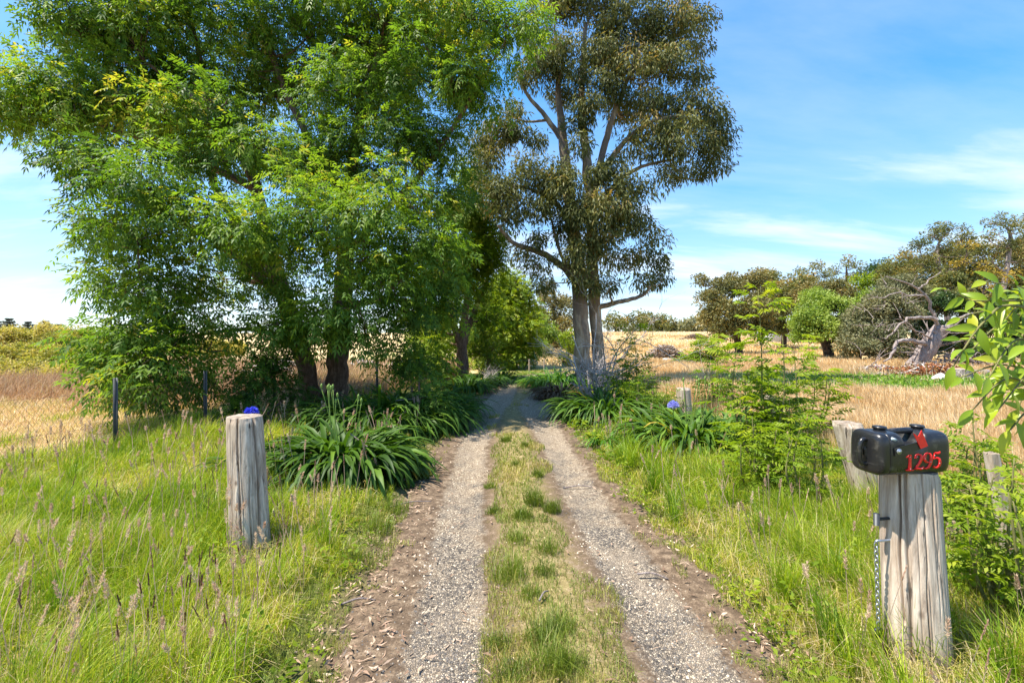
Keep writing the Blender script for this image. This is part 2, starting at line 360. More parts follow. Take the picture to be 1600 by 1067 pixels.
def ground_mat():
    m, T = mat_new('ground_soil_and_grass'); L = T.links
    v = mapping(T, (1, 1, 1)); a = attr(T, 'dry'); g = attr(T, 'bare')
    n1 = noise(T, v, 38, 8, .7); n2 = noise(T, v, 1.1, 5, .6); n3 = noise(T, v, 7, 5, .65)
    green = ramp(T, n1, [(.3, (.07, .075, .022)), (.5, (.16, .18, .04)), (.7, (.30, .29, .09))])
    v2 = mapping(T, (1.0, .3, 1)); nb = noise(T, v2, 5, 6, .7)
    dry = ramp(T, M('ADD', M('MULTIPLY', n1, .55, T=T), M('MULTIPLY', nb, .45, T=T), T=T), [(.34, (.36, .23, .10)), (.5, (.60, .43, .215)), (.64, (.76, .6, .36))])
    dry = mix(T, ramp(T, n2, [(.5, (0, 0, 0)), (.7, (.5, .5, .5))]), dry, (.40, .33, .10))
    c = mix(T, a, green, dry)
    soil = ramp(T, M('ADD', M('MULTIPLY', n1, .5, T=T), M('MULTIPLY', n3, .5, T=T), T=T), [(.36, (.06, .04, .026)), (.5, (.135, .09, .058)), (.66, (.30, .22, .145))])
    gg = M('ADD', g, M('MULTIPLY', M('SUBTRACT', n3, .5, T=T), 1.1, T=T), T=T, clamp=True)
    c = mix(T, gg, c, soil)
    p = T.nodes.new('ShaderNodeBsdfPrincipled'); p.inputs['Roughness'].default_value = .95; p.inputs['Specular IOR Level'].default_value = .1
    L.new(c, p.inputs['Base Color']); L.new(bump(T, n1, .8, .03), p.inputs['Normal'])
    o = T.nodes.new('ShaderNodeOutputMaterial'); L.new(p.outputs[0], o.inputs[0]); return m
MAT['ground'] = ground_mat()

def drive_mat():
    m, T = mat_new('gravel_driveway'); L = T.links
    v = mapping(T, (1, 1, 1)); d = attr(T, 'cross'); along = attr(T, 'along')
    vo = T.nodes.new('ShaderNodeTexVoronoi'); vo.inputs['Scale'].default_value = 92; L.new(v, vo.inputs['Vector'])
    ve = T.nodes.new('ShaderNodeTexVoronoi'); ve.inputs['Scale'].default_value = 92; ve.feature = 'DISTANCE_TO_EDGE'; L.new(v, ve.inputs['Vector'])
    sp = T.nodes.new('ShaderNodeSeparateColor'); L.new(vo.outputs['Color'], sp.inputs[0])
    big = noise(T, v, 2.6, 5, .65); med = noise(T, v, 13, 6, .7); fine = noise(T, v, 90, 4, .7)
    greys = ramp(T, sp.outputs[0], [(0, (.065, .056, .05)), (.3, (.13, .117, .103)), (.5, (.21, .175, .14)), (.75, (.34, .275, .2)), (1, (.56, .47, .35))])
    creams = ramp(T, sp.outputs[1], [(0, (.15, .105, .07)), (.3, (.31, .23, .155)), (.7, (.49, .385, .265)), (1, (.68, .57, .42))])
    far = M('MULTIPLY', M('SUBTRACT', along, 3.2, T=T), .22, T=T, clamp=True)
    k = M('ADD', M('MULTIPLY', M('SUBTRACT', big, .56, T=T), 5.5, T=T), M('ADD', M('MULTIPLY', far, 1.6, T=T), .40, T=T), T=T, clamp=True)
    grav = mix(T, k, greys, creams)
    grav = mix(T, M('SUBTRACT', 1.0, M('MULTIPLY', ve.outputs['Distance'], 9.0, T=T), T=T, clamp=True), grav, mix(T, .6, grav, (.10, .075, .055)))
    ad = M('ABSOLUTE', d, T=T)
    rut = M('SUBTRACT', 1.0, M('DIVIDE', M('ABSOLUTE', M('SUBTRACT', ad, .59, T=T), T=T), .29, T=T), T=T)
    rut = M('ADD', rut, M('MULTIPLY', M('SUBTRACT', med, .5, T=T), 1.0, T=T), T=T)
    # the two tracks spread into one gravel patch between 7 and 12 m
    patch = M('MULTIPLY', M('SUBTRACT', 1.0, M('ABSOLUTE', M('DIVIDE', M('SUBTRACT', along, 10.2, T=T), 3.6, T=T), T=T), T=T, clamp=True), 1.1, T=T)
    inner = M('MULTIPLY', patch, M('LESS_THAN', ad, .75, T=T), T=T)
    gm = M('MULTIPLY', M('SUBTRACT', M('ADD', rut, inner, T=T), .22, T=T), 4.0, T=T, clamp=True)
    vs = mapping(T, (2.4, .9, 1)); dn_ = noise(T, vs, 1.6, 6, .65)
    dust = ramp(T, fine, [(.3, (.23, .175, .125)), (.7, (.46, .375, .28))])
    grav = mix(T, M('MULTIPLY', M('SUBTRACT', dn_, .5, T=T), 5.0, T=T, clamp=True), grav, mix(T, .72, grav, dust))
    soil = ramp(T, M('ADD', M('MULTIPLY', med, .6, T=T), M('MULTIPLY', fine, .4, T=T), T=T), [(.36, (.05, .034, .022)), (.5, (.12, .082, .052)), (.64, (.28, .205, .135))])
    mid = ramp(T, M('ADD', M('MULTIPLY', med, .5, T=T), M('MULTIPLY', fine, .5, T=T), T=T), [(.36, (.10, .07, .035)), (.5, (.22, .17, .07)), (.64, (.42, .33, .17))])
    mm = M('MULTIPLY', M('SUBTRACT', .33, M('ADD', ad, M('MULTIPLY', M('SUBTRACT', med, .5, T=T), .7, T=T), T=T), T=T), 5, T=T, clamp=True)
    c = mix(T, mm, soil, mid); c = mix(T, gm, c, grav)
    p = T.nodes.new('ShaderNodeBsdfPrincipled'); p.inputs['Roughness'].default_value = .9; p.inputs['Specular IOR Level'].default_value = .2
    L.new(c, p.inputs['Base Color'])
    hgt = M('ADD', M('MULTIPLY', M('MINIMUM', M('MULTIPLY', ve.outputs['Distance'], 3.5, T=T), .6, T=T), gm, T=T), M('MULTIPLY', fine, .35, T=T), T=T)
    L.new(bump(T, hgt, .9, .012), p.inputs['Normal'])
    o = T.nodes.new('ShaderNodeOutputMaterial'); L.new(p.outputs[0], o.inputs[0]); return m
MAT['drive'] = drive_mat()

def stone_mat():
    m, T = mat_new('loose_stone'); c = ramp(T, attr(T), [(0, (.065, .058, .054)), (.4, (.16, .143, .125)), (.55, (.26, .2, .14)), (.8, (.42, .335, .235)), (1, (.70, .61, .48))])
    p = T.nodes.new('ShaderNodeBsdfPrincipled'); p.inputs['Roughness'].default_value = .85; T.links.new(c, p.inputs['Base Color'])
    o = T.nodes.new('ShaderNodeOutputMaterial'); T.links.new(p.outputs[0], o.inputs[0]); return m
MAT['stone'] = stone_mat()

# ------------------------------------------------------------------ ground and driveway
def zone_dry(x, y):
    """1 where the grass has dried off, 0 where it is green"""
    xl = -5.05 + (y - 5.8) * .32
    left = sstep(0, -.8, x - xl)
    xr = 3.7 + .0 * y
    right = sstep(0, .8, x - xr) * sstep(4.2, 5.5, y)
    green_strip = sstep(11.6, 12.4, y + (vnoise(x * .6, y * 0, 9) - .5) * 1.2) * (1 - sstep(15.5, 17.5, y)) * sstep(5.5, 8, x)
    d = np.maximum(left, right); d = np.maximum(d, .85 * sstep(17, 24, y) * sstep(-9, -4, x)); d = d * (1 - .95 * green_strip)
    lp = sstep(16, 22, y) * sstep(-3, -5, x) * (1 - sstep(-9, -12, x) ) * (1 - sstep(30, 45, y))
    return np.clip(d * (1 - .6 * lp), 0, 1)

def zone_bare(x, y):
    d = dc_of(x, y); a = np.abs(d)
    b = (1 - sstep(1.0, 1.55, a)) * (y < 20)
    b = np.maximum(b, .5 * (1 - sstep(1.5, 4.5, np.hypot(x + 3.5, (y - 9.0)))))
    return b

def axis(lo, hi, fine, grow):
    out = [0.0]; s = fine
    while out[-1] < hi: out.append(out[-1] + s); s *= grow
    pos = np.array(out); out = [0.0]; s = fine
    while out[-1] > lo: out.append(out[-1] - s); s *= grow
    return np.concatenate([np.array(out)[:0:-1], pos])
gx = axis(-600, 600, .08, 1.022); gy = axis(-8, 900, .07, 1.014) 
GX, GY = np.meshgrid(gx, gy)
ground = mesh_obj('ground', [grid(GX, GY, gz(GX, GY))], MAT['ground'], smooth=True)
for nm, fn in (('dry', zone_dry), ('bare', zone_bare)):
    a = ground.data.attributes.new(nm, 'FLOAT', 'POINT'); a.data.foreach_set('value', fn(GX, GY).ravel().astype(np.float32))
tag(ground, 'grassy paddocks and verges either side of the gravel driveway', 'ground', kind='structure')
dcx = np.linspace(-1.25, 1.25, 90); dyy = np.linspace(-4, 19.6, 620)
DX, DY = np.meshgrid(dcx, dyy); DXX = DX + xc(DY)
drive = mesh_obj('driveway', [grid(DXX, DY, dz(DXX, DY))], MAT['drive'], smooth=True)
a = drive.data.attributes.new('cross', 'FLOAT', 'POINT'); a.data.foreach_set('value', DX.ravel().astype(np.float32))
a = drive.data.attributes.new('along', 'FLOAT', 'POINT'); a.data.foreach_set('value', DY.ravel().astype(np.float32))
tag(drive, 'two-wheel-track gravel driveway curving away between the trees', 'driveway', kind='structure')

# ------------------------------------------------------------------ scatter helpers
def sample(n, y0, y1, x0=-1.18, x1=1.18, pad=.4, uni=False):
    y = rng.uniform(y0, y1, n) if uni else y0 * (y1 / y0) ** rng.random(n)
    x = rng.uniform(0, 1, n); x = (x0 * y - pad) + x * ((x1 - x0) * y + 2 * pad)
    return x, y

def blades(x, y, z, L, W, lean, rnd, face=True):
    """curved grass blades, two quads each; lean = how far the tip moves sideways"""
    n = len(x); th = rng.uniform(0, 2 * pi, n); dirx, diry = np.cos(th), np.sin(th)
    side = unit(np.stack([-diry + rng.normal(0, .3, n) + .8, dirx * .5, np.zeros(n)], 1)) if face else np.stack([-diry, dirx, np.zeros(n)], 1)
    b = np.stack([x, y, z - .01], 1); D = np.stack([dirx, diry, np.zeros(n)], 1); ln = (lean * L)[:, None]; up = np.array([0, 0, 1.])
    m = b + D * ln * .32 + up * (L * .6)[:, None]; t = b + D * ln + up * (L * np.sqrt(np.maximum(.12, 1 - lean ** 2 * .8)))[:, None]
    w = (W / 2)[:, None]
    V = np.stack([b - side * w, b + side * w, m + side * w * .85, m - side * w * .85, t + side * w * .12, t - side * w * .12], 1).reshape(-1, 3)
    i = np.arange(n)[:, None] * 6
    Fq = np.concatenate([i + np.array([[0, 1, 2, 3]]), i + np.array([[3, 2, 4, 5]])], 1).reshape(-1, 4)
    return (V, Fq, np.repeat(rnd, 2))

def leaf_q(b, d, nrm, L, W, r, droop=.15):
    """one diamond-ish folded leaf per row"""
    d = unit(d); s = unit(np.cross(d, nrm)); n = np.cross(s, d); L = np.broadcast_to(L, (len(b),))[:, None]; W = np.broadcast_to(W, (len(b),))[:, None]
    m = b + d * L * .42; t = b + d * L; t = t - np.array([0, 0, 1.]) * L * droop
    return quads(b, m + s * W * .5 + n * W * .18, t, m - s * W * .5 + n * W * .18, r)

def compound(b, d, L, leaflet, wid, r, k=3, droop=.35):
    """pinnate leaves: k pairs and a terminal leaflet"""
    n = len(b); d = unit(d); up = np.tile(np.array([0, 0, 1.]), (n, 1)) + rng.normal(0, .35, (n, 3)); s = unit(np.cross(d, up)); nn = unit(np.cross(s, d)); out = []
    Lc = np.broadcast_to(L, (n,))[:, None]; dn = np.array([0, 0, -1.])
    for i in range(k):
        t = (.35 + .55 * i / max(1, k - 1)) if k > 1 else .6
        q = b + d * Lc * t + dn * Lc * droop * t * t
        for sg in (-1, 1):
            ld = d * .62 + s * sg * .8 + dn * (.25 + droop * .6) + rng.normal(0, .1, (n, 3))
            out.append(leaf_q(q, ld, nn, leaflet * rng.uniform(.85, 1.15, n) * (1 - .15 * (i == 0)), wid, r + rng.normal(0, .05, n)))
    q = b + d * Lc * .95 + dn * Lc * droop * .9
    out.append(leaf_q(q, d + dn * droop, nn, leaflet * 1.1, wid, r))
    return out

def clip01(c):
    return [(V, Fq, np.clip(r, 0, 1)) for V, Fq, r in c]

# ------------------------------------------------------------------ trees
def build_tree(name, label, cat, base, trunks, lobes, leaf, bark, group=None, dens=1.0, cl=.5, per=40, kind='ash', leaflet=.08, wid=.022, twig=.012, seg=10, flat=.75, limb_r=.05, seed=1, wob=.08, droop=.35, keep_limbs=True, extra=None, hue=.5):
    """trunks: lists of (x, y, z, r); lobes: (x, y, z, r); leaves sit in small sprays through each lobe"""
    global rng
    old = rng; rng = np.random.default_rng(seed)
    t = thing(name, base, label, cat, group); wood = []; nodes = []; nrad = []
    for tr in trunks:
        tr = np.array(tr, float); n = max(6, len(tr) * 5); s = spline(tr, n); s[:, 3] = np.maximum(s[:, 3], .008)
        s[1:-1, :3] += rng.normal(0, 1, (n - 2, 3)) * s[1:-1, 3:4] * .10
        wood.append(tube(s[:, :3], s[:, 3], seg, wob=wob)); nodes += list(s[:, :3]); nrad += list(s[:, 3])
    trunkN = len(nodes); leaves = []
    nodes = list(nodes); C, Hc = [], []
    order = sorted(lobes, key=lambda l: np.min(np.linalg.norm(np.array(nodes) - np.array(l[:3]), axis=1)))
    for lo in order:
        c = np.array(lo[:3]); r = lo[3]; A = np.array(nodes)
        dist = np.linalg.norm(A - c, axis=1) + 1.3 * np.maximum(0, A[:, 2] - c[2] + .15 * r)
        j = int(np.argmin(dist)); a = A[j]; L = np.linalg.norm(c - a)
        if L > .3 * r and keep_limbs:
            mid = (a + c) / 2 + rng.normal(0, .07, 3) * L + np.array([0, 0, -.06 * L]); k = 7
            s = spline(np.array([a, mid, c]), k); r0 = min(nrad[j] * .62, limb_r * (1 + L * .25)); rr = np.linspace(r0, max(.35 * r0, twig), k)
            wood.append(tube(s, rr, 6, cap=False)); nodes += list(s[1:]); nrad += list(rr[1:])
        m = max(3, int(dens * 4.2 * (r / cl) ** 2))
        u = unit(rng.normal(0, 1, (m, 3))); u[:, 2] = np.where(u[:, 2] < -.45, -u[:, 2] * .6, u[:, 2]); rad = r * rng.uniform(.35, 1.0, m) ** .6
        C.append(c + u * rad[:, None] * np.array([1, 1, .85])); Hc.append(np.full(m, rng.normal(0, .08)))
    C = np.concatenate(C); Hc = np.concatenate(Hc); A = np.array(nodes); rads = np.array(nrad)
    for c in C:
        d = np.linalg.norm(A - c, axis=1) + .9 * np.maximum(0, A[:, 2] - c[2]); j = int(np.argmin(d)); a = A[j]
        mid = (a + c) / 2 + rng.normal(0, .08, 3) * np.linalg.norm(c - a)
        wood.append(tube(spline(np.array([a, mid, c]), 4), np.linspace(min(twig * 1.6, rads[j]), twig * .35, 4), 4, cap=False))
    n = len(C) * per; ci = np.repeat(np.arange(len(C)), per); u = unit(rng.normal(0, 1, (n, 3))); rr = cl * rng.uniform(.15, 1.0, n) ** .55
    csz = rng.uniform(.7, 1.25, len(C))[ci]
    p = C[ci] + u * (rr * csz)[:, None] * np.array([1, 1, flat]); dn = np.array([0, 0, -1.])
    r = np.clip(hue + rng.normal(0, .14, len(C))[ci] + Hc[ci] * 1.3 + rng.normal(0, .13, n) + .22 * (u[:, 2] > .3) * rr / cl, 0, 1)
    if kind == 'ash':
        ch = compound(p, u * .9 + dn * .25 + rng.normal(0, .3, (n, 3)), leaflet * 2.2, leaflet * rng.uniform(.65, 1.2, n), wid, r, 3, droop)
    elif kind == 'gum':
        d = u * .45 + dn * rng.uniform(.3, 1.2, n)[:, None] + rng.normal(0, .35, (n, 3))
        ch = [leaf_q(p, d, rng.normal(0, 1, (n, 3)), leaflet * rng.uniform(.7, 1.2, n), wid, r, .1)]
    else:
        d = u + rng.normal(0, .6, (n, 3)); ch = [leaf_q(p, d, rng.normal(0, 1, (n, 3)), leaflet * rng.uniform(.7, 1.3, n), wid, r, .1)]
    mesh_obj('trunk', wood, bark, t, smooth=True); mesh_obj('crown', clip01(ch), leaf, t)
    if extra: extra(t)
    rng = old; return t

def TP(pts):   # trunk in photograph rows/columns at a real distance: (px, py, Y, radius)
    return [tuple(P(a, b, y)) + (r,) for a, b, y, r in pts]
def LP(l):     # lobes the same way, radius given in pixels
    return [tuple(P(a, b, y)) + (r / F * y,) for a, b, y, r in l]

# the big ash on the left of the drive
Y0 = 9.4
build_tree('ash_tree', 'big leafy green ash with two brown trunks left of driveway, branches sweeping low', 'tree', P(505, 640, Y0) * [1, 1, 0],
    [TP([(484, 655, Y0, .22), (482, 600, Y0, .19), (470, 545, Y0, .175), (446, 470, 9.2, .155), (425, 400, 9.2, .14), (400, 295, 9.2, .11), (360, 205, 9.1, .09), (300, 150, 9.0, .06), (230, 100, 8.8, .03)]),
     TP([(520, 655, 9.6, .27), (526, 600, 9.6, .225), (530, 540, 9.6, .21), (536, 440, 9.7, .18), (545, 320, 9.8, .15), (560, 200, 9.8, .12), (600, 60, 9.8, .09), (620, -120, 9.8, .05)]),
     TP([(446, 470, 9.2, .10), (400, 430, 9.0, .08), (340, 380, 8.5, .06), (250, 330, 8, .035), (160, 300, 7.6, .02)]),
     TP([(472, 552, Y0, .08), (440, 530, 9.2, .06), (400, 515, 8.8, .045), (330, 520, 8.0, .03), (240, 540, 7.5, .02)]),
     TP([(545, 320, 9.8, .10), (490, 230, 9.9, .08), (440, 130, 9.9, .065), (400, 0, 9.9, .05), (380, -120, 9.9, .03)]),
     TP([(425, 400, 9.2, .09), (350, 320, 9.4, .075), (325, 240, 9.6, .065), (320, 130, 9.7, .05), (290, 0, 9.7, .035)]),
     TP([(540, 400, 9.7, .10), (600, 330, 9.4, .07), (660, 270, 9.1, .055), (720, 180, 8.9, .04), (780, 80, 8.7, .02)]),
     TP([(400, 295, 9.2, .08), (280, 240, 9.0, .06), (170, 200, 8.6, .05), (60, 170, 8.2, .03)]),
     TP([(533, 480, 9.6, .09), (590, 470, 9.2, .06), (640, 470, 8.8, .04)])],
    LP([(125, 50, 8.6, 75), (85, 160, 8.2, 75), (10, 185, 7.8, 62), (200, 60, 9, 85), (170, 170, 8.6, 80), (330, 60, 9.8, 90), (480, 60, 9.8, 90), (600, 40, 9.4, 90), (700, 30, 9, 85), (790, 45, 8.8, 58),
        (560, 150, 9.2, 80), (680, 130, 8.8, 75), (745, 130, 8.8, 55), (420, 150, 10.4, 80), (270, 160, 10, 80), (150, 275, 7.6, 58), (235, 300, 7.2, 68), (165, 365, 7.8, 38), (215, 375, 7.2, 65), (140, 235, 7.9, 42),
        (320, 350, 7.4, 55), (400, 370, 7.4, 60), (480, 360, 7.3, 65), (570, 350, 7.5, 65), (640, 310, 8.2, 60), (650, 400, 8, 60), (560, 430, 7.6, 50), (430, 440, 8.2, 40), (170, 440, 7.6, 38), (215, 460, 7.2, 55),
        (300, 440, 7.8, 45), (165, 520, 7.2, 38), (180, 580, 7, 42), (240, 560, 6.9, 48), (300, 590, 7.2, 38), (330, 550, 7.5, 35), (445, 520, 7.7, 30), (510, 510, 7.6, 28), (570, 505, 7.6, 34), (640, 490, 8.4, 50), (640, 550, 8.8, 38),
        (620, 230, 9, 65), (685, 230, 8.9, 48), (700, 300, 9.0, 38), (530, 250, 9.2, 70), (340, 240, 10.6, 60), (450, 260, 10.8, 60), (690, 380, 8.9, 35), (690, 450, 9.0, 40),
        (120, -80, 9, 100), (300, -120, 9.8, 100), (470, -110, 10, 100), (430, 500, 7.8, 36), (490, 490, 7.6, 38), (560, 480, 7.5, 38), (615, 450, 7.7, 38), (260, 190, 8.2, 55), (340, 170, 8.3, 50), (300, 250, 8.0, 50), (400, 230, 8.2, 45), (480, 300, 7.8, 50), (455, 500, 8.4, 26), (480, 525, 8.6, 18), (545, 515, 8.6, 24), (155, 555, 7.1, 36), (210, 600, 6.9, 36), (270, 600, 7, 38), (330, 500, 7.6, 38), (250, 505, 7.2, 45), (200, 540, 7, 45), (165, 330, 7.8, 36), (700, 480, 9.2, 32), (600, 120, 11.2, 70), (380, 420, 11, 60), (610, 430, 10.8, 60)]),
    MAT['ash'], MAT['bark_ash'], dens=1.3, cl=.42, per=36, leaflet=.102, wid=.031, twig=.012, seg=14, limb_r=.05, seed=3, hue=.5)

# the gum on the right of the drive
build_tree('gum_tree', 'tall gum with smooth twin trunks and olive foliage right of driveway', 'tree', P(915, 605, 13.6) * [1, 1, 0],
    [TP([(912, 612, 13.6, .30), (911, 560, 13.6, .25), (908, 500, 13.6, .23), (906, 430, 13.7, .215), (897, 370, 13.8, .2), (888, 290, 13.9, .17), (880, 220, 14, .14), (873, 160, 14, .1), (868, 60, 14, .06)]),
     TP([(938, 612, 14.1, .22), (934, 550, 14.0, .19), (929, 470, 13.9, .185), (926, 400, 13.9, .17), (922, 310, 13.8, .16), (914, 230, 13.8, .13), (908, 150, 13.8, .1), (915, 40, 13.8, .06)]),
     TP([(924, 330, 13.8, .13), (935, 270, 13.7, .11), (952, 200, 13.6, .09), (975, 140, 13.5, .06), (1000, 70, 13.4, .035)]),
     TP([(903, 445, 13.6, .11), (875, 413, 13.4, .1), (840, 393, 13.2, .085), (803, 380, 13.0, .06), (778, 352, 12.8, .035)]),
     TP([(932, 482, 13.9, .085), (958, 474, 13.7, .075), (985, 468, 13.5, .06), (1006, 460, 13.3, .045), (1018, 445, 13.2, .03)]),
     TP([(925, 300, 13.8, .11), (965, 235, 13.4, .08), (1010, 195, 13.2, .06), (1060, 180, 13, .035)]),
     TP([(928, 350, 13.8, .09), (960, 290, 13.5, .07), (1000, 262, 13.3, .05), (1050, 250, 13.1, .03)]),
     TP([(898, 380, 13.8, .09), (880, 330, 13.5, .07), (840, 300, 13.3, .05), (800, 290, 13.2, .03)]),
     TP([(875, 215, 14, .09), (850, 180, 13.9, .07), (825, 150, 13.8, .05), (810, 120, 13.8, .03)]),
     TP([(905, 430, 13.7, .07), (880, 405, 13.3, .05), (868, 370, 13.2, .04), (862, 345, 13.1, .03)])],
    LP([(870, 20, 14, 45), (930, 10, 14, 45), (990, 40, 13.5, 45), (1050, 50, 13.4, 42), (1090, 30, 13.8, 28), (1095, 75, 13.8, 20), (850, 110, 13.5, 35), (880, 90, 13.3, 35), (940, 90, 13.4, 38), (990, 110, 13.2, 40), (1040, 110, 13.2, 42),
        (1080, 170, 13.2, 34), (1110, 190, 13.4, 30), (1060, 220, 13, 40), (1115, 230, 13.4, 24), (1095, 280, 13.6, 20), (1055, 275, 13.2, 26), (1020, 170, 13.3, 35), (770, 215, 13.8, 34), (805, 215, 13.6, 28), (745, 235, 14, 24), (795, 180, 13.8, 20),
        (850, 290, 13, 32), (800, 300, 13, 34), (770, 290, 13.2, 24), (880, 300, 12.8, 32), (900, 350, 12.8, 32), (940, 330, 12.8, 34), (975, 300, 13, 30), (940, 280, 12.9, 26), (920, 390, 12.9, 30), (960, 360, 13, 32), (990, 350, 13.2, 24), (1015, 370, 13.4, 20),
        (985, 400, 13.2, 22), (1020, 410, 13.4, 20), (950, 410, 13.2, 18), (1000, 440, 13.2, 18), (1035, 440, 13.4, 16), (950, 450, 13.2, 12), (845, 330, 13, 22), (850, 375, 13, 18), (835, 415, 13, 17), (855, 445, 13, 15), (820, 400, 13.2, 14),
        (790, 345, 12.9, 20), (820, 325, 12.9, 22), (1000, 240, 13.2, 22), (900, 230, 13, 16), (905, 190, 13.2, 24), (1000, 300, 13.2, 18), (925, 170, 12.9, 26), (840, 220, 13.3, 14),
        (920, 415, 12.7, 20), (905, 435, 12.8, 14), (925, 450, 12.9, 12), (895, 400, 12.7, 18), (960, 60, 13.8, 40), (1010, 75, 13.6, 34), (910, 130, 13.2, 30), (960, 150, 13.2, 32), (1020, 210, 13.2, 30), (1085, 130, 13.3, 26), (1090, 235, 13.2, 26), (1040, 245, 13, 24), (835, 60, 14, 26), (820, 130, 13.8, 24), (830, 260, 13.1, 24), (870, 270, 13, 24), (960, 270, 13, 26), (860, 320, 12.9, 24), (910, 320, 12.7, 26), (945, 380, 12.9, 24), (885, 360, 12.9, 22), (975, 330, 12.9, 24), (760, 255, 13.6, 22), (780, 320, 13.1, 22), (1130, 210, 13.4, 14), (1120, 260, 13.4, 12), (900, -60, 14, 60), (980, -70, 14, 60), (1060, -40, 14, 50), (940, -150, 14, 60), (860, -60, 14, 45), (980, 180, 14.6, 30), (880, 160, 14.6, 26)]),
    MAT['gum'], MAT['bark_gum'], dens=1.05, cl=.38, per=125, kind='gum', leaflet=.15, wid=.038, twig=.012, seg=16, limb_r=.04, flat=.95, seed=5, hue=.42)

# second ash further along
build_tree('ash_tree', 'smaller ash beyond the big one, thin forking trunk rising from strappy plants', 'tree', P(722, 592, 15.5) * [1, 1, 0],
    [TP([(721, 600, 15.5, .26), (722, 560, 15.5, .2), (722, 535, 15.5, .17), (728, 480, 15.5, .11), (735, 400, 15.5, .07), (742, 330, 15.5, .04)]),
     TP([(721, 540, 15.5, .14), (706, 500, 15.4, .1), (690, 450, 15.2, .07), (680, 400, 15, .04)]),
     TP([(723, 540, 15.6, .13), (740, 490, 15.8, .09), (760, 440, 16, .06), (780, 390, 16, .03)])],
    LP([(735, 280, 14.5, 28), (745, 330, 14.5, 32), (765, 370, 14.8, 30), (740, 400, 14.6, 34), (700, 400, 14.6, 34), (770, 415, 15.2, 28), (725, 440, 15, 30), (690, 440, 14.6, 30), (680, 500, 14.6, 25), (665, 540, 14, 22), (755, 455, 15.8, 22), (720, 340, 15, 30), (650, 570, 13, 16), (690, 560, 14, 18), (760, 500, 16, 24), (700, 530, 16.5, 22), (745, 540, 17, 22), (670, 520, 15.5, 24), (775, 380, 15.5, 24), (665, 575, 15, 20)]),
    MAT['ash_bright'], MAT['bark_ash'], group='ash trees along the left of the driveway', dens=1.5, cl=.42, per=40, leaflet=.11, wid=.038, seed=8, hue=.35)
build_tree('lime_green_tree', 'rounded light green tree at the left of the driveway bend', 'tree', P(800, 585, 21) * [1, 1, 0],
    [TP([(798, 578, 21, .22), (800, 540, 21, .18), (805, 480, 21, .1), (805, 440, 21, .05)])],
    LP([(795, 465, 21, 26), (815, 480, 21, 24), (780, 490, 20.5, 28), (810, 515, 20.5, 26), (825, 525, 21, 18), (790, 530, 20.2, 28), (770, 520, 20, 26), (800, 560, 20, 20), (815, 550, 20.5, 20), (760, 480, 21, 26), (745, 520, 21, 24), (790, 440, 21.5, 24), (812, 455, 21.5, 20), (770, 455, 21, 24), (830, 500, 21.5, 16), (828, 550, 21, 14), (785, 560, 20, 22), (760, 560, 20, 22)]),
    MAT['ash_bright'], MAT['bark_ash'], dens=1.5, cl=.5, per=36, leaflet=.13, wid=.05, seed=9, hue=.5)
build_tree('golden_shrub', 'yellow-green shrub glowing beside the driveway bend', 'shrub', P(765, 590, 16.5) * [1, 1, 0],
    [TP([(765, 595, 16.5, .07), (762, 560, 16.5, .05), (760, 530, 16.5, .03)])],
    LP([(755, 530, 16.5, 20), (772, 545, 16.2, 20), (745, 550, 16.2, 18), (765, 565, 16, 20), (780, 575, 16, 14), (750, 510, 16.8, 14)]),
    MAT['lime'], MAT['bark_ash'], dens=1.3, cl=.28, per=30, kind='leaf', leaflet=.10, wid=.045, seed=10)

# under and beside the big ash
def shrub(name, label, lob, mat, seed, leaflet=.05, wid=.02, cl=.2, per=30, kind='ash', dens=1.0, group=None, hue=.5, bark='bark_ash'):
    L_ = LP(lob); b = np.mean([l[:3] for l in L_], 0); y = b[1]; g = float(surf(b[0], y))
    stems = []
    for k in range(4):
        l = L_[(k * 3) % len(L_)]; stems.append([(b[0] + .05 * k, y, g - .05, .03), (b[0] * .6 + l[0] * .4, y, g + (l[2] - g) * .5, .022), (l[0], l[1], l[2], .01)])
    return build_tree(name, label, 'shrub', (b[0], y, g), stems, L_, mat, MAT[bark], group=group, dens=dens, cl=cl, per=per, leaflet=leaflet, wid=wid, kind=kind, twig=.006, seg=6, limb_r=.015, seed=seed, hue=hue)
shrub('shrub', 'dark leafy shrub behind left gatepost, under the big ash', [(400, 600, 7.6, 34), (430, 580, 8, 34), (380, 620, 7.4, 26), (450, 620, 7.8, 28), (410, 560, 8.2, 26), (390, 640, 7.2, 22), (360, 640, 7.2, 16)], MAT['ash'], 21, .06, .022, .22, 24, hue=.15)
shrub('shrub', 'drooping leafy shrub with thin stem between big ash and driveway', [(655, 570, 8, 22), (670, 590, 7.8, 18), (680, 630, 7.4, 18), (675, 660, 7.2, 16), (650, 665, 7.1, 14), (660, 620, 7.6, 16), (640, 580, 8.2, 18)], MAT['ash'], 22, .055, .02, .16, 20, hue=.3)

# far trees on the right and beyond
def far_tree(name, label, px, py_base, Y, lobes, mat, seed, group=None, tr=.2, bark='bark_dark', **kw):
    b = P(px, py_base, Y); b[2] = float(surf(b[0], Y)); L_ = [tuple(P(a, c, Y + dy)) + (r / F * Y,) for a, c, dy, r in lobes]
    top = max(l[2] for l in L_); mean = np.mean([l[:3] for l in L_], 0)
    tk = [[(b[0], b[1], b[2] - .2, tr), (b[0] * .7 + mean[0] * .3, Y, b[2] + (mean[2] - b[2]) * .5, tr * .8), (mean[0], Y, mean[2], tr * .5), (mean[0] * .5 + b[0] * .5, Y, top - .3, tr * .15)]]
    args = dict(dens=1.1, cl=.7, per=60, kind='leaf', leaflet=.3, wid=.14, twig=.03, limb_r=.1, seg=8); args.update(kw)
    return build_tree(name, label, 'tree', b, tk, L_, mat, MAT[bark], group=group, seed=seed, **args)
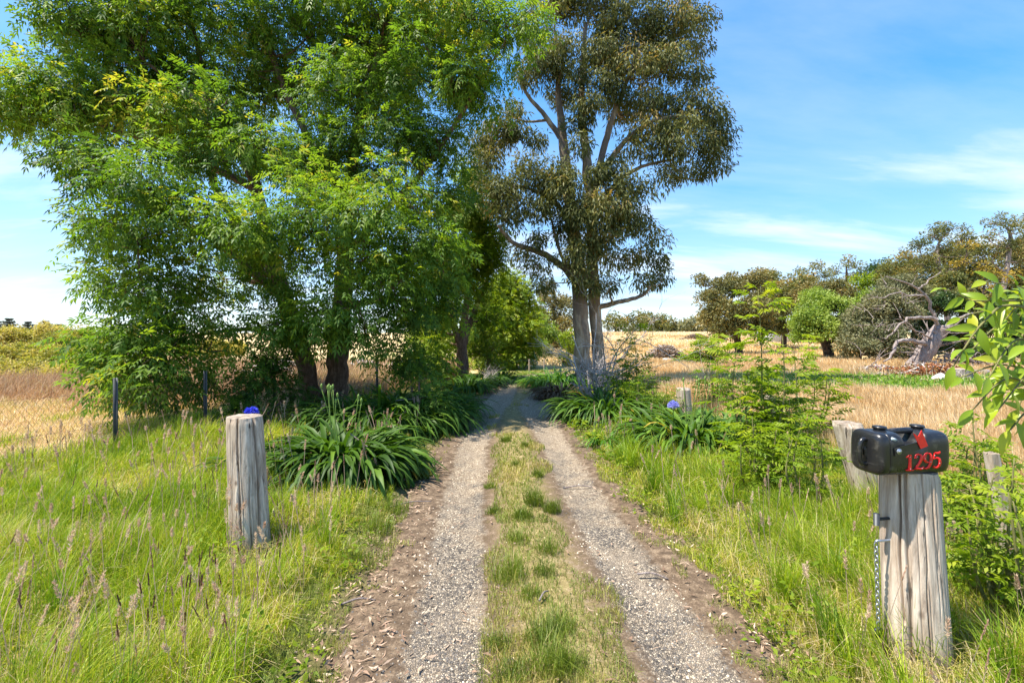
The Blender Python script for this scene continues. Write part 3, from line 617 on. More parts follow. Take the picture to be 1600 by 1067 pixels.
far_tree('gum_tree', 'brown leafed gum behind the driveway bend, left of twin trunks', 868, 560, 40, [(850, 470, 0, 16), (875, 480, 0, 20), (860, 500, 0, 22), (885, 510, -1, 18), (845, 510, -1, 16), (865, 525, -1, 18), (890, 475, 2, 14), (838, 485, 2, 12), (840, 540, -1, 16), (880, 545, -1, 18), (900, 500, 1, 16), (855, 450, 1, 12)], MAT['gum_brown'], 31, cl=.6, leaflet=.24, wid=.1, per=70)
far_tree('grey_shrub', 'low grey-green shrub beyond the driveway end', 858, 575, 27, [(840, 560, 0, 12), (860, 555, 0, 14), (880, 558, 0, 12), (850, 548, 0, 10), (870, 568, 0, 10)], MAT['scrub'], 32, cl=.35, leaflet=.13, wid=.05, tr=.06, per=60)
far_tree('shrub', 'bright green bush showing just left of the gum trunks', 888, 575, 22, [(885, 530, 0, 13), (893, 550, 0, 13), (880, 565, 0, 10), (897, 525, 0, 10), (890, 570, 0, 12)], MAT['ash_bright'], 33, cl=.3, leaflet=.13, wid=.05, tr=.05, per=50)
far_tree('green_tree', 'mid-green tree closing the view behind the driveway bend', 845, 572, 30, [(835, 500, 0, 16), (850, 520, 0, 18), (825, 530, 0, 16), (870, 530, 0, 16), (845, 545, -1, 16), (895, 540, 0, 14), (820, 485, 0, 14)], MAT['round'], 34, cl=.45, leaflet=.16, wid=.08, tr=.15, per=80)
far_tree('lime_green_tree', 'leafy green tree filling the gap behind the second ash', 690, 585, 24, [(690, 500, 0, 26), (660, 520, 0, 24), (720, 490, 0, 24), (700, 540, 0, 24), (735, 530, 0, 22), (670, 555, 0, 18), (645, 500, 0, 20)], MAT['ash_bright'], 35, cl=.45, leaflet=.15, wid=.06, tr=.12, per=70, bark='bark_ash')
gname = 'gums along the far paddock crest'
for i, (px, top, w_, Y, m, lab) in enumerate([
        (962, 492, 22, 105, 'gum', 'small far crest gum seen just right of the twin trunks'), (1000, 487, 24, 108, 'gum', 'tallest thin-topped gum on the far paddock crest'),
        (1034, 492, 20, 110, 'gum', 'rounded dark gum on the crest behind the bare dirt patch'), (1060, 500, 18, 112, 'gum_brown', 'low brownish tree on the crest right of the rounded gum'),
        (1083, 496, 18, 108, 'scrub', 'grey-green crest tree left of the big brown tree'), (1105, 500, 18, 105, 'gum_brown', 'brown crest tree touching the big brown tree'),
        (1018, 500, 22, 120, 'gum', 'low dark crest tree filling the gap left of the rounded gum'), (1048, 503, 20, 121, 'scrub', 'grey-green crest tree low behind the brown one'), (1072, 501, 22, 122, 'gum', 'olive crest tree farthest back on the skyline'), (985, 503, 18, 118, 'scrub', 'pale scrubby tree low on the crest behind thin gums'), (1120, 497, 18, 118, 'gum', 'dark crest tree partly behind the big brown tree')]):
    far_tree('gum_tree', lab, px, 516, Y, [(px - w_ * .5, top + 12, 0, w_ * .4), (px + w_ * .4, top + 11, 1, w_ * .42), (px, top + 7, -1, w_ * .4), (px - w_ * .3, top + 20, 0, w_ * .4), (px + w_ * .4, top + 20, 0, w_ * .4), (px + 2, top + 17, -2, w_ * .4)], MAT[m], 40 + i, group=gname, cl=1.3, leaflet=.65, wid=.35, tr=.3, per=40, dens=.8)
far_tree('gum_tree', 'big rusty brown tree with dark forked trunk in right paddock', 1155, 560, 33, [(1110, 470, 0, 22), (1140, 450, 0, 26), (1175, 450, 1, 28), (1130, 490, -1, 24), (1170, 490, -1, 28), (1105, 500, 0, 20), (1150, 515, -1, 22), (1190, 480, 0, 20), (1100, 440, 1, 12), (1125, 520, -1, 18), (1185, 515, 0, 20)], MAT['gum_brown'], 51, cl=.6, leaflet=.2, wid=.09, tr=.28, per=150)
far_tree('gum_tree', 'olive gum between big brown tree and round green tree', 1225, 560, 40, [(1215, 455, 0, 22), (1240, 465, 0, 22), (1225, 490, -1, 24), (1250, 440, 1, 18), (1205, 480, 0, 20), (1235, 515, -1, 20), (1210, 515, 0, 16)], MAT['gum'], 52, cl=.7, leaflet=.24, wid=.11, tr=.25, per=140)
far_tree('gum_tree', 'thin grey gum poking above the round green tree', 1265, 560, 48, [(1250, 430, 0, 12), (1270, 420, 0, 12), (1290, 432, 0, 12), (1262, 445, 0, 14), (1285, 448, 0, 12)], MAT['gum'], 53, cl=.6, leaflet=.26, wid=.1, tr=.2, dens=.6)
far_tree('gum_tree', 'sparse grey gum on skyline between round tree and scrub', 1320, 560, 50, [(1310, 425, 0, 13), (1335, 418, 0, 13), (1325, 408, 0, 8), (1345, 435, 0, 14), (1300, 445, 0, 12), (1322, 440, 0, 12)], MAT['gum'], 54, cl=.6, leaflet=.26, wid=.1, tr=.2, dens=.6)
far_tree('round_green_tree', 'dense rounded olive-green tree with reddish trunk in right paddock', 1295, 562, 28, [(1280, 475, 0, 26), (1265, 500, -1, 26), (1300, 485, -1, 26), (1320, 505, -1, 22), (1285, 515, -1.6, 28), (1260, 525, -1, 20), (1315, 525, 0, 20), (1270, 465, 1, 16), (1250, 510, 0, 14)], MAT['round'], 55, cl=.4, leaflet=.14, wid=.07, tr=.3, per=110, dens=1.2)
far_tree('green_tree', 'bright green tree top behind the dead branches', 1355, 560, 42, [(1345, 445, 0, 16), (1365, 438, 0, 14), (1350, 465, 0, 18), (1330, 470, 0, 12)], MAT['ash_bright'], 56, cl=.6, leaflet=.25, wid=.12, tr=.2, per=70)
far_tree('dark_cypress', 'dark evergreen behind the scrub on the skyline', 1390, 560, 46, [(1380, 425, 0, 18), (1400, 425, 0, 16), (1365, 430, 0, 14), (1390, 445, 0, 20), (1405, 470, 0, 24)], MAT['dark'], 57, cl=.7, leaflet=.26, wid=.12, tr=.2, per=70)
def scrubs():
    g = 'grey scrub bushes behind the fallen tree'
    data = [('fine grey-green scrub bush right of the round green tree', 1345, [(1340, 520, 0, 22), (1355, 500, 0, 22), (1330, 540, -1, 16), (1350, 545, -1, 18), (1365, 480, 0, 20)], 25, 'scrub'),
            ('tall grey scrub bush around the leaning dead trunk', 1395, [(1385, 470, 0, 26), (1400, 500, 0, 28), (1380, 530, -1, 24), (1405, 450, 1, 24), (1390, 550, -1, 20), (1425, 465, 1, 24)], 25, 'scrub'),
            ('dark olive bush shading the fallen trunk', 1440, [(1430, 510, 1, 28), (1450, 540, 1, 24), (1470, 480, 1, 30), (1460, 520, 1, 26), (1420, 550, 1, 18)], 26, 'dark'),
            ('yellowish olive bush under the tall gum', 1500, [(1500, 480, 1, 30), (1520, 520, 1, 28), (1490, 540, 1, 24), (1540, 550, 0, 24), (1480, 445, 2, 24)], 26, 'gum'),
            ('dark green bush at the far right edge of paddock', 1580, [(1590, 480, 0, 28), (1570, 510, 0, 26), (1600, 520, 0, 26), (1560, 545, 0, 24), (1625, 480, 0, 30), (1600, 550, 0, 22)], 24, 'dark')]
    for i, (lab, px, lob, Y, m) in enumerate(data):
        far_tree('scrub_bush', lab, px, 575, Y, lob, MAT[m], 60 + i, group=g, cl=.5, leaflet=.17, wid=.065, tr=.08, per=170, dens=1.25)
scrubs()
far_tree('gum_tree', 'tall spreading grey gum with bare limbs against right sky', 1485, 570, 30, [(1415, 400, 0, 14), (1435, 385, 0, 16), (1460, 370, 0, 18), (1485, 360, 0, 18), (1505, 375, 0, 18), (1475, 395, 0, 18), (1440, 410, 0, 16), (1510, 400, 0, 16), (1450, 425, 0, 16), (1490, 420, 1, 16), (1420, 430, 0, 14)], MAT['gum'], 71, bark='bark_grey', cl=.42, leaflet=.16, wid=.06, tr=.2, per=60, dens=.75)
far_tree('gum_tree', 'tall grey gum at right edge with pale branching trunk', 1560, 570, 29, [(1555, 350, 0, 16), (1580, 355, 0, 18), (1600, 345, 0, 16), (1570, 385, 0, 16), (1600, 380, 0, 16), (1545, 375, 0, 13), (1585, 410, 0, 15), (1550, 410, 0, 12), (1625, 370, 0, 20)], MAT['gum'], 72, bark='bark_grey', cl=.42, leaflet=.16, wid=.06, tr=.2, per=60, dens=.7)
far_tree('yellow_shrub', 'yellow-orange foliage spray below the tall grey gums', 1525, 570, 27, [(1510, 385, 1, 10), (1505, 410, 1, 10), (1530, 420, 0, 12), (1555, 430, 0, 12), (1590, 430, 0, 12), (1480, 440, 1, 10), (1540, 450, 0, 12)], MAT['yellow'], 73, cl=.35, leaflet=.14, wid=.06, tr=.06, per=45, dens=.7)

for i, (lab, px, Y, m, lob) in enumerate([
        ('olive gum filling the skyline left of the tall spreading gum', 1430, 34, 'gum', [(1400, 430, 0, 24), (1430, 420, 0, 26), (1420, 460, 0, 28), (1450, 450, 0, 26), (1395, 470, 0, 22), (1465, 480, 0, 26)]),
        ('broad olive tree behind the tall spreading gum', 1500, 35, 'gum', [(1480, 410, 0, 26), (1510, 400, 0, 26), (1500, 440, 0, 28), (1535, 430, 0, 26), (1530, 470, 0, 28), (1480, 470, 0, 26)]),
        ('leafy green-brown tree at right edge behind pale trunk', 1590, 34, 'gum_brown', [(1570, 400, 0, 24), (1600, 395, 0, 28), (1580, 440, 0, 28), (1610, 450, 0, 30), (1560, 470, 0, 26), (1640, 420, 0, 30)]),
        ('fresh green bush between round green tree and grey scrub', 1352, 31, 'round', [(1345, 480, 0, 20), (1365, 470, 0, 18), (1350, 505, 0, 18), (1370, 500, 0, 16)]),
        ('olive tree between the big brown tree and its brown neighbour', 1190, 44, 'gum', [(1180, 440, 0, 18), (1200, 435, 0, 18), (1190, 470, 0, 22), (1170, 500, 0, 20), (1205, 500, 0, 20)]),
        ('olive-brown gum behind the round green tree top', 1290, 38, 'gum_brown', [(1270, 460, 0, 20), (1300, 455, 0, 20), (1320, 460, 0, 18), (1335, 480, 0, 18), (1250, 470, 0, 18)])]):
    far_tree('gum_tree' if m != 'round' else 'green_bush', lab, px, 565, Y, lob, MAT[m], 140 + i, cl=.6, leaflet=.2, wid=.09, tr=.2, per=120, dens=1.1)

# fallen dead tree
def fallen():
    Yf = 20.0; b = P(1425, 578, Yf); t = thing('fallen_tree', (b[0], b[1], 0), 'grey dead fallen tree leaning up from the ground at right', 'tree')
    w_ = [tube(spline(np.array([list(P(a, c, y)) + [r] for a, c, y, r in [(1405, 583, 20.6, .26), (1425, 577, 20.3, .31), (1440, 560, 20.1, .30), (1452, 540, 20, .28), (1462, 525, 20, .25), (1472, 512, 19.9, .22)]]), 20)[:, :3],
               np.interp(np.linspace(0, 1, 20), [0, .3, 1], [.27, .37, .27]), 18, wob=.14)]
    mesh_obj('trunk', w_, MAT['bark_grey'], t, smooth=True)
    br = []
    def b_(pts, r0, r1=.02):
        s = spline(np.array([P(a, c, y) for a, c, y in pts]), 14); s[1:-1] += rng.normal(0, .03, (12, 3)); br.append(tube(s, np.linspace(r0, r1, 14), 8, wob=.1)); return s
    b_([(1470, 515, 19.9), (1460, 495, 19.8), (1452, 470, 19.8), (1435, 450, 19.7), (1410, 440, 19.6), (1385, 432, 19.5)], .085, .02)
    b_([(1472, 515, 19.9), (1482, 508, 20), (1492, 500, 20.2), (1520, 490, 20.5)], .15, .05)
    b_([(1463, 500, 19.8), (1440, 496, 19.4), (1415, 500, 19.2), (1400, 515, 19.2), (1385, 530, 19.2)], .09, .02)
    b_([(1452, 540, 20), (1425, 533, 19.6), (1407, 532, 19.4), (1396, 545, 19.3), (1392, 556, 19.2), (1380, 565, 19.2)], .11, .03)
    b_([(1458, 530, 20), (1440, 522, 19.6), (1420, 510, 19.4), (1405, 495, 19.3)], .05, .015)
    b_([(1435, 450, 19.7), (1450, 440, 19.7), (1470, 425, 19.8)], .04, .012)
    b_([(1446, 460, 19.8), (1425, 462, 19.5), (1400, 458, 19.4), (1375, 465, 19.3), (1355, 460, 19.2)], .05, .012)
    for i in range(26):
        a = rng.uniform(0, 1); p0 = P(1440 + 30 * a, 560 - 45 * a, 20); ang = rng.uniform(-.4, pi + .4); L = rng.uniform(.6, 1.9)
        d = np.array([cos(ang), rng.uniform(-.5, .3), .15 + .45 * sin(ang)]); e = p0 + d * L; m = (p0 + e) / 2 + rng.normal(0, .14, 3); e[2] = max(e[2], .05)
        br.append(tube(spline(np.array([p0, m, e]), 7), np.linspace(.03, .007, 7), 5))
    for i in range(60):   # fine twigs of the dead crown to the left
        p0 = P(rng.uniform(1340, 1440), rng.uniform(440, 560), 19.6 + rng.uniform(-.5, .8)); ang = rng.uniform(0, 2 * pi); d = np.array([cos(ang), rng.uniform(-.4, .4), sin(ang) * .6]) * rng.uniform(.4, 1.2)
        br.append(tube(spline(np.array([p0, p0 + d * .5 + rng.normal(0, .08, 3), p0 + d]), 5), np.linspace(.016, .005, 5), 4))
    mesh_obj('branches', br, MAT['bark_grey'], t, smooth=True)
fallen()

# norfolk pines at the far left
for i, (px, top, Y) in enumerate([(-8, 499, 92), (14, 499, 90), (44, 504, 95), (71, 503, 92), (92, 508, 96)]):
    p = P(px, top, Y); b = (p[0], Y, float(surf(p[0], Y))); H = p[2] - b[2]; wd = []; fl = []
    t = thing('pine_tree', b, ['tiered pine tip cut by the left picture edge', 'tallest tiered pine tip above the yellow scrub', 'flat-topped pine tip left of the widest one', 'widest tiered pine tip on the left skyline', 'smallest pine tip nearest to the big ash'][i], 'tree', 'pines on the left skyline')
    wd.append(tube(np.array([[b[0], Y, b[2] - .1], [p[0], Y, p[2]]]), [.25, .04], 6))
    for k in range(9):
        z = p[2] - .2 - k * .62; rr = .5 + k * .42
        for a in np.linspace(0, 2 * pi, 9, endpoint=False) + k:
            s = np.array([[p[0], Y, z], [p[0] + cos(a) * rr, Y + sin(a) * rr, z + .25 * rr]]); wd.append(tube(s, [.05, .02], 4))
            tt = rng.uniform(.15, 1, 26); q = s[0] + (s[1] - s[0]) * tt[:, None]; d = rng.normal(0, .6, (26, 3)) + [0, 0, .5]
            fl.append(leaf_q(q, d, rng.normal(0, 1, (26, 3)), .42, .12, rng.random(26), 0))
    mesh_obj('trunk', wd, MAT['bark_dark'], t); mesh_obj('crown', fl, MAT['pine'], t)

# ------------------------------------------------------------------ scrub hill on the left
def bush_mound():
    g = 'yellow-green bushes on the left rise'
    n = 0
    for (px, Y, H, w_) in [(-40, 21, 1.5, 1.6), (5, 22, 1.55, 1.7), (45, 23, 1.6, 1.8), (85, 22, 1.5, 1.6), (120, 21, 1.5, 1.6), (165, 22, 1.5, 1.8), (220, 23, 1.3, 1.8), (290, 22, 1.3, 1.8), (350, 23, 1.3, 1.6), (-20, 15, .8, 1.2), (30, 14.5, .75, 1.2), (70, 14.2, .7, 1.1), (110, 14.6, .8, 1.2), (150, 14.5, .75, 1.2), (50, 17, 1.1, 1.3), (95, 16.7, 1.1, 1.3), (10, 17.2, 1.15, 1.3), (135, 17, 1.1, 1.2)]:
        x = (px - 800) / F * Y; z = float(surf(x, Y)); L_ = []
        for k in range(7):
            L_.append((x + rng.uniform(-.7, .7) * w_, Y + rng.uniform(-.4, .4), z + H * rng.uniform(.3, .72), H * rng.uniform(.25, .4)))
        lab = ['straw-tipped bush at left picture edge, back row', 'tall yellow bush under tallest pine tip', 'rounded yellow-green bush under the flat-topped pine', 'broad bush below the widest pine tip', 'olive bush at the ash foliage edge, back row',
               'bush hidden low behind the ash leaves, first', 'bush behind the ash leaves above steel picket', 'bush glimpsed through the ash left side', 'pale bush glimpsed between ash branches', 'short bush at left edge, front row', 'bright yellow low bush in front row', 'low bush with dark base in the front row',
               'green-yellow low bush by the ash leaves', 'low bush tucked behind the ash foliage', 'middle-row bush with dull olive top', 'middle-row bush with yellow flower tips', 'middle-row bush near the left edge', 'middle-row bush meeting the ash leaves'][n]
        build_tree('bush', lab, 'bush', (x, Y, z), [[(x, Y, z - .05, .04), (x, Y, z + H * .3, .03), (x + .1, Y, z + H * .6, .015)]], L_, MAT['bush'], MAT['bark_dark'], group=g, dens=1.5, cl=.3, per=80, kind='leaf', leaflet=.10, wid=.045, twig=.008, limb_r=.02, seg=6, seed=100 + n, hue=[.5, .72, .45, .6, .35][n % 5]); n += 1
bush_mound()

# ------------------------------------------------------------------ agapanthus
def agapanthus(label, px, py, n, Lm, spread, mat='agap', stalks=0, seed=1, flowers=(), squash=.7, name='agapanthus', wid=.042, hue=.5, group='strappy agapanthus clumps'):
    r_ = np.random.default_rng(seed); Y = F * CH / (py - HY); X = (px - 800) / F * Y; z = float(surf(X, Y))
    t = thing(name, (X, Y, z), label, 'plant', group)
    a = r_.uniform(0, 2 * pi, n); rr = spread * np.sqrt(r_.random(n)) * .70
    bx = X + np.cos(a) * rr; by = Y + np.sin(a) * rr * squash; ang = a + r_.normal(0, .6, n); L = Lm * r_.uniform(.7, 1.15, n); el = np.clip(r_.normal(1.40, .18, n) - .75 * rr / spread, .45, 1.52); L = L * (1 + .12 * r_.random(n))
    b = np.stack([bx, by, np.full(n, z) - .02], 1); D = np.stack([np.cos(ang), np.sin(ang), 0 * ang], 1); side = np.stack([-np.sin(ang), np.cos(ang), 0 * ang], 1)
    k = 7; cur = b.copy(); e = el.copy(); pts = [cur.copy()]; bend = r_.uniform(.16, .36, n)
    for i in range(k):
        stp = (L / k)[:, None]; cur = cur + (D * np.cos(e)[:, None] + np.array([0, 0, 1.]) * np.sin(e)[:, None]) * stp; e = e - bend * (1 + i * .22); pts.append(cur.copy())
    pts = np.array(pts); pts[..., 2] = np.maximum(pts[..., 2], z + .01)
    prof = np.array([.55, .85, 1, 1, .95, .8, .55, .1]); tw = r_.normal(0, .25, n)
    side = side + np.array([0, 0, 1.]) * tw[:, None]; W = wid * r_.uniform(.8, 1.2, n)
    Lf = pts - side[None] * (W[None, :, None] * prof[:, None, None] / 2); Rt = pts + side[None] * (W[None, :, None] * prof[:, None, None] / 2)
    Mid = pts - np.array([0, 0, 1.]) * (W[None, :, None] * prof[:, None, None] * .18)
    V = np.stack([Lf, Mid, Rt], 2)     # k+1, n, 3, 3
    V = V.transpose(1, 0, 2, 3).reshape(-1, 3); base = np.arange(n)[:, None, None] * (k + 1) * 3; i = np.arange(k)[None, :, None] * 3; j = np.arange(2)[None, None]
    q = np.stack([base + i + j, base + i + j + 1, base + i + 3 + j + 1, base + i + 3 + j], -1).reshape(-1, 4)
    rn = np.clip(hue + r_.normal(0, .2, n), 0, .93); rn = np.where(r_.random(n) < .008, 1.0, rn)
    mesh_obj('leaves', [(V, q, np.repeat(rn, k * 2))], MAT[mat], t, smooth=True)
    for s in range(stalks):
        aa = r_.uniform(0, 2 * pi); x0 = X + cos(aa) * spread * .4 * r_.random(); y0 = Y + sin(aa) * spread * .3 * r_.random(); H = Lm * r_.uniform(.95, 1.2); lean = r_.normal(0, .12, 2)
        s_ = spline(np.array([[x0, y0, z], [x0 + lean[0] * .4, y0 + lean[1] * .4, z + H * .5], [x0 + lean[0], y0 + lean[1], z + H]]), 8)
        so_ = mesh_obj('flower_stalk', [tube(s_, .0038, 6)], MAT['stalk'], t, smooth=True)
        e_ = s_[-1]; mesh_obj('bud', [tube(np.array([e_, e_ + [0, 0, .012], e_ + [0, 0, .035], e_ + [0, 0, .05]]), [.006, .014, .012, .002], 8)], MAT['stalk'], so_, smooth=True)
    for (fx, fy, fm) in flowers:
        f = P(fx, fy, Y - .1); s_ = spline(np.array([[f[0] + .05, Y, z], [f[0] + .02, Y - .05, (f[2] + z) / 2], [f[0], f[1], f[2]]]), 8)
        so_ = mesh_obj('flower_stalk', [tube(s_, .006, 6)], MAT['stalk'], t, smooth=True); u = unit(r_.normal(0, 1, (90, 3))); u[:, 2] = np.abs(u[:, 2]) * .8 - .2; u = unit(u)
        ch = [quads(*([np.tile(f, (90, 1)) + q_ for q_ in (u * 0, u * .03 + np.cross(u, [0, 0, 1.]) * .0015, u * .05, u * .03 - np.cross(u, [0, 0, 1.]) * .0015)]), r_.random(90))]
        for kk in range(5):
            v = unit(u + r_.normal(0, .45, (90, 3))); ch.append(leaf_q(f + u * .045, v, r_.normal(0, 1, (90, 3)), .038, .012, r_.random(90), 0))
        mesh_obj('flower_head', ch, MAT[fm], so_)
    return t
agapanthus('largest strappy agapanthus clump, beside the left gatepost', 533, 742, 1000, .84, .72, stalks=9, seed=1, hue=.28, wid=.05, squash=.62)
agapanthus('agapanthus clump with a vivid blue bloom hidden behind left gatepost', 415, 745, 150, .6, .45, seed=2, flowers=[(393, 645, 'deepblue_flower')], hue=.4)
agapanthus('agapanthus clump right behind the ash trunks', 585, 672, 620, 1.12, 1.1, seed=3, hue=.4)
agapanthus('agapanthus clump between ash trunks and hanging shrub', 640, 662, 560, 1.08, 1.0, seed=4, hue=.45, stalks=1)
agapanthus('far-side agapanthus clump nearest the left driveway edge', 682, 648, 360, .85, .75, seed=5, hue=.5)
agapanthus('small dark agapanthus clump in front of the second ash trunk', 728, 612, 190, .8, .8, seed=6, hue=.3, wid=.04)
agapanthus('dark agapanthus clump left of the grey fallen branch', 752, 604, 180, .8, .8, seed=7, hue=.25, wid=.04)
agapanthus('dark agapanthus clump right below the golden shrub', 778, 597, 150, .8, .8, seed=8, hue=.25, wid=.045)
agapanthus('agapanthus clump beneath the bare grey dead shrub', 948, 655, 620, .95, .82, seed=9, hue=.45, wid=.036)
agapanthus('agapanthus clump with pale blue bloom and tall bud stalks', 1085, 705, 620, .88, .78, seed=10, stalks=8, flowers=[(1052, 634, 'blue_flower')], hue=.5)
agapanthus('agapanthus clump deep behind the tall ash seedling', 1140, 695, 380, .85, .8, seed=11, hue=.45, stalks=4)
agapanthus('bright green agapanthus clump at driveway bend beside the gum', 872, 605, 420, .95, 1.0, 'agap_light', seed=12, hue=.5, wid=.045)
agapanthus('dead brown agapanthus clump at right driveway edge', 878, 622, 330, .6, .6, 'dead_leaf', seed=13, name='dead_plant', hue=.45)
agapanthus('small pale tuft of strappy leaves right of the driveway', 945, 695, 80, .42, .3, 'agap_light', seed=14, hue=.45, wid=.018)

# ------------------------------------------------------------------ dead grey shrub and branches
def dead_shrub(name, label, base, H, n, seed, mat='deadwood', spread=1.0, r0=.03, lean=(0, 0), levels=3):
    r_ = np.random.default_rng(seed); t = thing(name, base, label, 'dead shrub'); out = []
    def go(p, d, L, r, lv):
        k = 7; pts = [p]; dd = d
        for i in range(k - 1):
            dd = unit(dd + r_.normal(0, .16, 3)); pts.append(pts[-1] + dd * L / (k - 1))
        out.append(tube(np.array(pts), np.linspace(r, r * .45, k), 6))
        if lv < levels:
            for q in range(r_.integers(2, 5)):
                i = r_.integers(2, k); v = unit(dd + r_.normal(0, .65, 3)); v[2] = abs(v[2]) * .8 + .1; go(pts[i], unit(v), L * r_.uniform(.45, .8), r * .5, lv + 1)
    for i in range(n):
        a = r_.uniform(0, 2 * pi); d = unit(np.array([cos(a) * .55 * spread + lean[0], sin(a) * .4 * spread + lean[1], 1.0])); go(np.array(base) + [cos(a) * .08, sin(a) * .08, 0], d, H * r_.uniform(.4, .62), r0 * r_.uniform(.6, 1), 0)
    mesh_obj('branches', out, MAT[mat], t, smooth=True); return t
b = P(925, 628, 10.4); dead_shrub('dead_shrub', 'bare silvery dead shrub in front of gum trunks', (b[0], b[1], .02), 1.9, 13, 3, spread=1.35, r0=.045)
b = P(940, 628, 10.2); dead_shrub('dead_shrub', 'tall thin leafless stems right of gum trunks', (b[0], b[1], .02), 3.4, 3, 8, spread=.35, r0=.028)
b = P(752, 605, 13.4); dead_shrub('fallen_branch', 'pale bleached dead branch lying on left of driveway bend', (b[0], b[1], .03), .8, 5, 12, spread=1.2, lean=(.9, 0), r0=.02)

# ------------------------------------------------------------------ ash seedlings on the right
def seedling(name, label, px, py, top, wpx, n_st, per, leaflet=.05, wid=.016, mat='sapling', seed=1, group='ash seedlings along the right fence', k=4, hue=.5, flow=0.0):
    global rng
    old = rng; rng = np.random.default_rng(seed); Y = F * CH / (py - HY); X = (px - 800) / F * Y; z = float(surf(X, Y)); H = CH - (top - HY) / F * Y - z; W = wpx / F * Y
    t = thing(name, (X, Y, z), label, 'sapling', group); wood = []; Bp, Bd = [], []
    for s in range(n_st):
        a = rng.uniform(0, 2 * pi); q = 0 if s == 0 else 1
        hh = H * (1 if s == 0 else rng.uniform(.35, .85)); off = np.array([cos(a), sin(a) * .6, 0]) * W * q * rng.uniform(.4, 1.0)
        p0 = np.array([X, Y, z]) + off * .25; p2 = np.array([X, Y, z]) + off + [flow * hh, 0, hh]; m = (p0 + p2) / 2 + rng.normal(0, .04, 3) + off * .25; c = spline(np.array([p0, m, p2]), 12)
        wood.append(tube(c, np.linspace(.014, .003, 12), 6))
        nn = int(per * hh / H); tt = rng.uniform(.12, 1, nn) ** .8; i = np.clip((tt * 11).astype(int), 0, 10); pp = c[i] + (c[i + 1] - c[i]) * rng.random((nn, 1)); an = rng.uniform(0, 2 * pi, nn)
        # short side shoots
        so_ = rng.uniform(0, .13, nn) * H * (1.1 - .6 * tt)
        dd = np.stack([np.cos(an), np.sin(an), rng.uniform(.1, .9, nn)], 1); q2 = pp + unit(dd) * so_[:, None]
        for u_ in range(0, nn, 3): wood.append(tube(np.array([pp[u_], q2[u_] + 1e-4]), [.004, .002], 4, cap=False))
        Bp.append(q2); Bd.append(dd)
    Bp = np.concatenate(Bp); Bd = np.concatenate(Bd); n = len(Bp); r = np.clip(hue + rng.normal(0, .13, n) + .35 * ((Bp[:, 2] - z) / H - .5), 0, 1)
    ch = compound(Bp, Bd, leaflet * 3.4 * rng.uniform(.7, 1.1, n), leaflet, wid, r, k, .3)
    mesh_obj('stems', wood, MAT['stem'], t, smooth=True); mesh_obj('leaves', clip01(ch), MAT[mat], t); rng = old; return t
seedling('ash_sapling', 'tallest feathery ash sapling right of the blue bloom', 1185, 735, 452, 58, 9, 56, .078, .027, seed=1, k=5, hue=.5)
seedling('ash_sapling', 'feathery ash sapling leaning behind the tallest one', 1240, 700, 545, 55, 7, 42, .078, .027, seed=2, k=4, hue=.5)
seedling('ash_sapling', 'low spreading ash sapling in front of tallest one', 1175, 770, 650, 80, 10, 30, .062, .022, seed=3, k=4, hue=.45)
seedling('ash_sapling', 'lone upright ash sapling right of the dead shrub', 990, 640, 512, 38, 8, 60, .085, .03, seed=4, k=3, hue=.45)
seedling('leafy_shrub', 'loose fine-leaved shrub between the two right agapanthus clumps', 1010, 655, 585, 45, 12, 50, .055, .018, seed=5, k=3, hue=.18)
seedling('ash_sapling', 'ash sapling hiding the dark slender fence post', 1215, 735, 610, 70, 8, 40, .055, .018, seed=6, k=4, hue=.4)
seedling('ash_sapling', 'thicket of ash leaves right behind the letterbox post', 1520, 860, 655, 60, 12, 40, .046, .016, seed=7, k=4, hue=.4)
seedling('ash_sapling', 'leafy ash sapling in front of the leaning fence stake', 1585, 985, 715, 90, 14, 30, .045, .017, seed=8, k=4, hue=.5)
seedling('ash_sapling', 'small ash sapling left of the leaning old post', 1255, 800, 655, 50, 6, 34, .045, .015, seed=9, k=4, hue=.45)
seedling('ash_sapling', 'far slender green sapling in the dry paddock', 1103, 574, 527, 14, 7, 60, .16, .06, seed=10, k=3, hue=.35)
seedling('ash_sapling', 'tiny green sapling by the low timber rail', 1072, 574, 550, 7, 5, 30, .12, .05, seed=11, k=3, hue=.35)
seedling('leafy_shrub', 'dark green low shrub below the big brown tree', 1120, 640, 545, 30, 8, 30, .08, .03, seed=12, k=3, hue=.2)

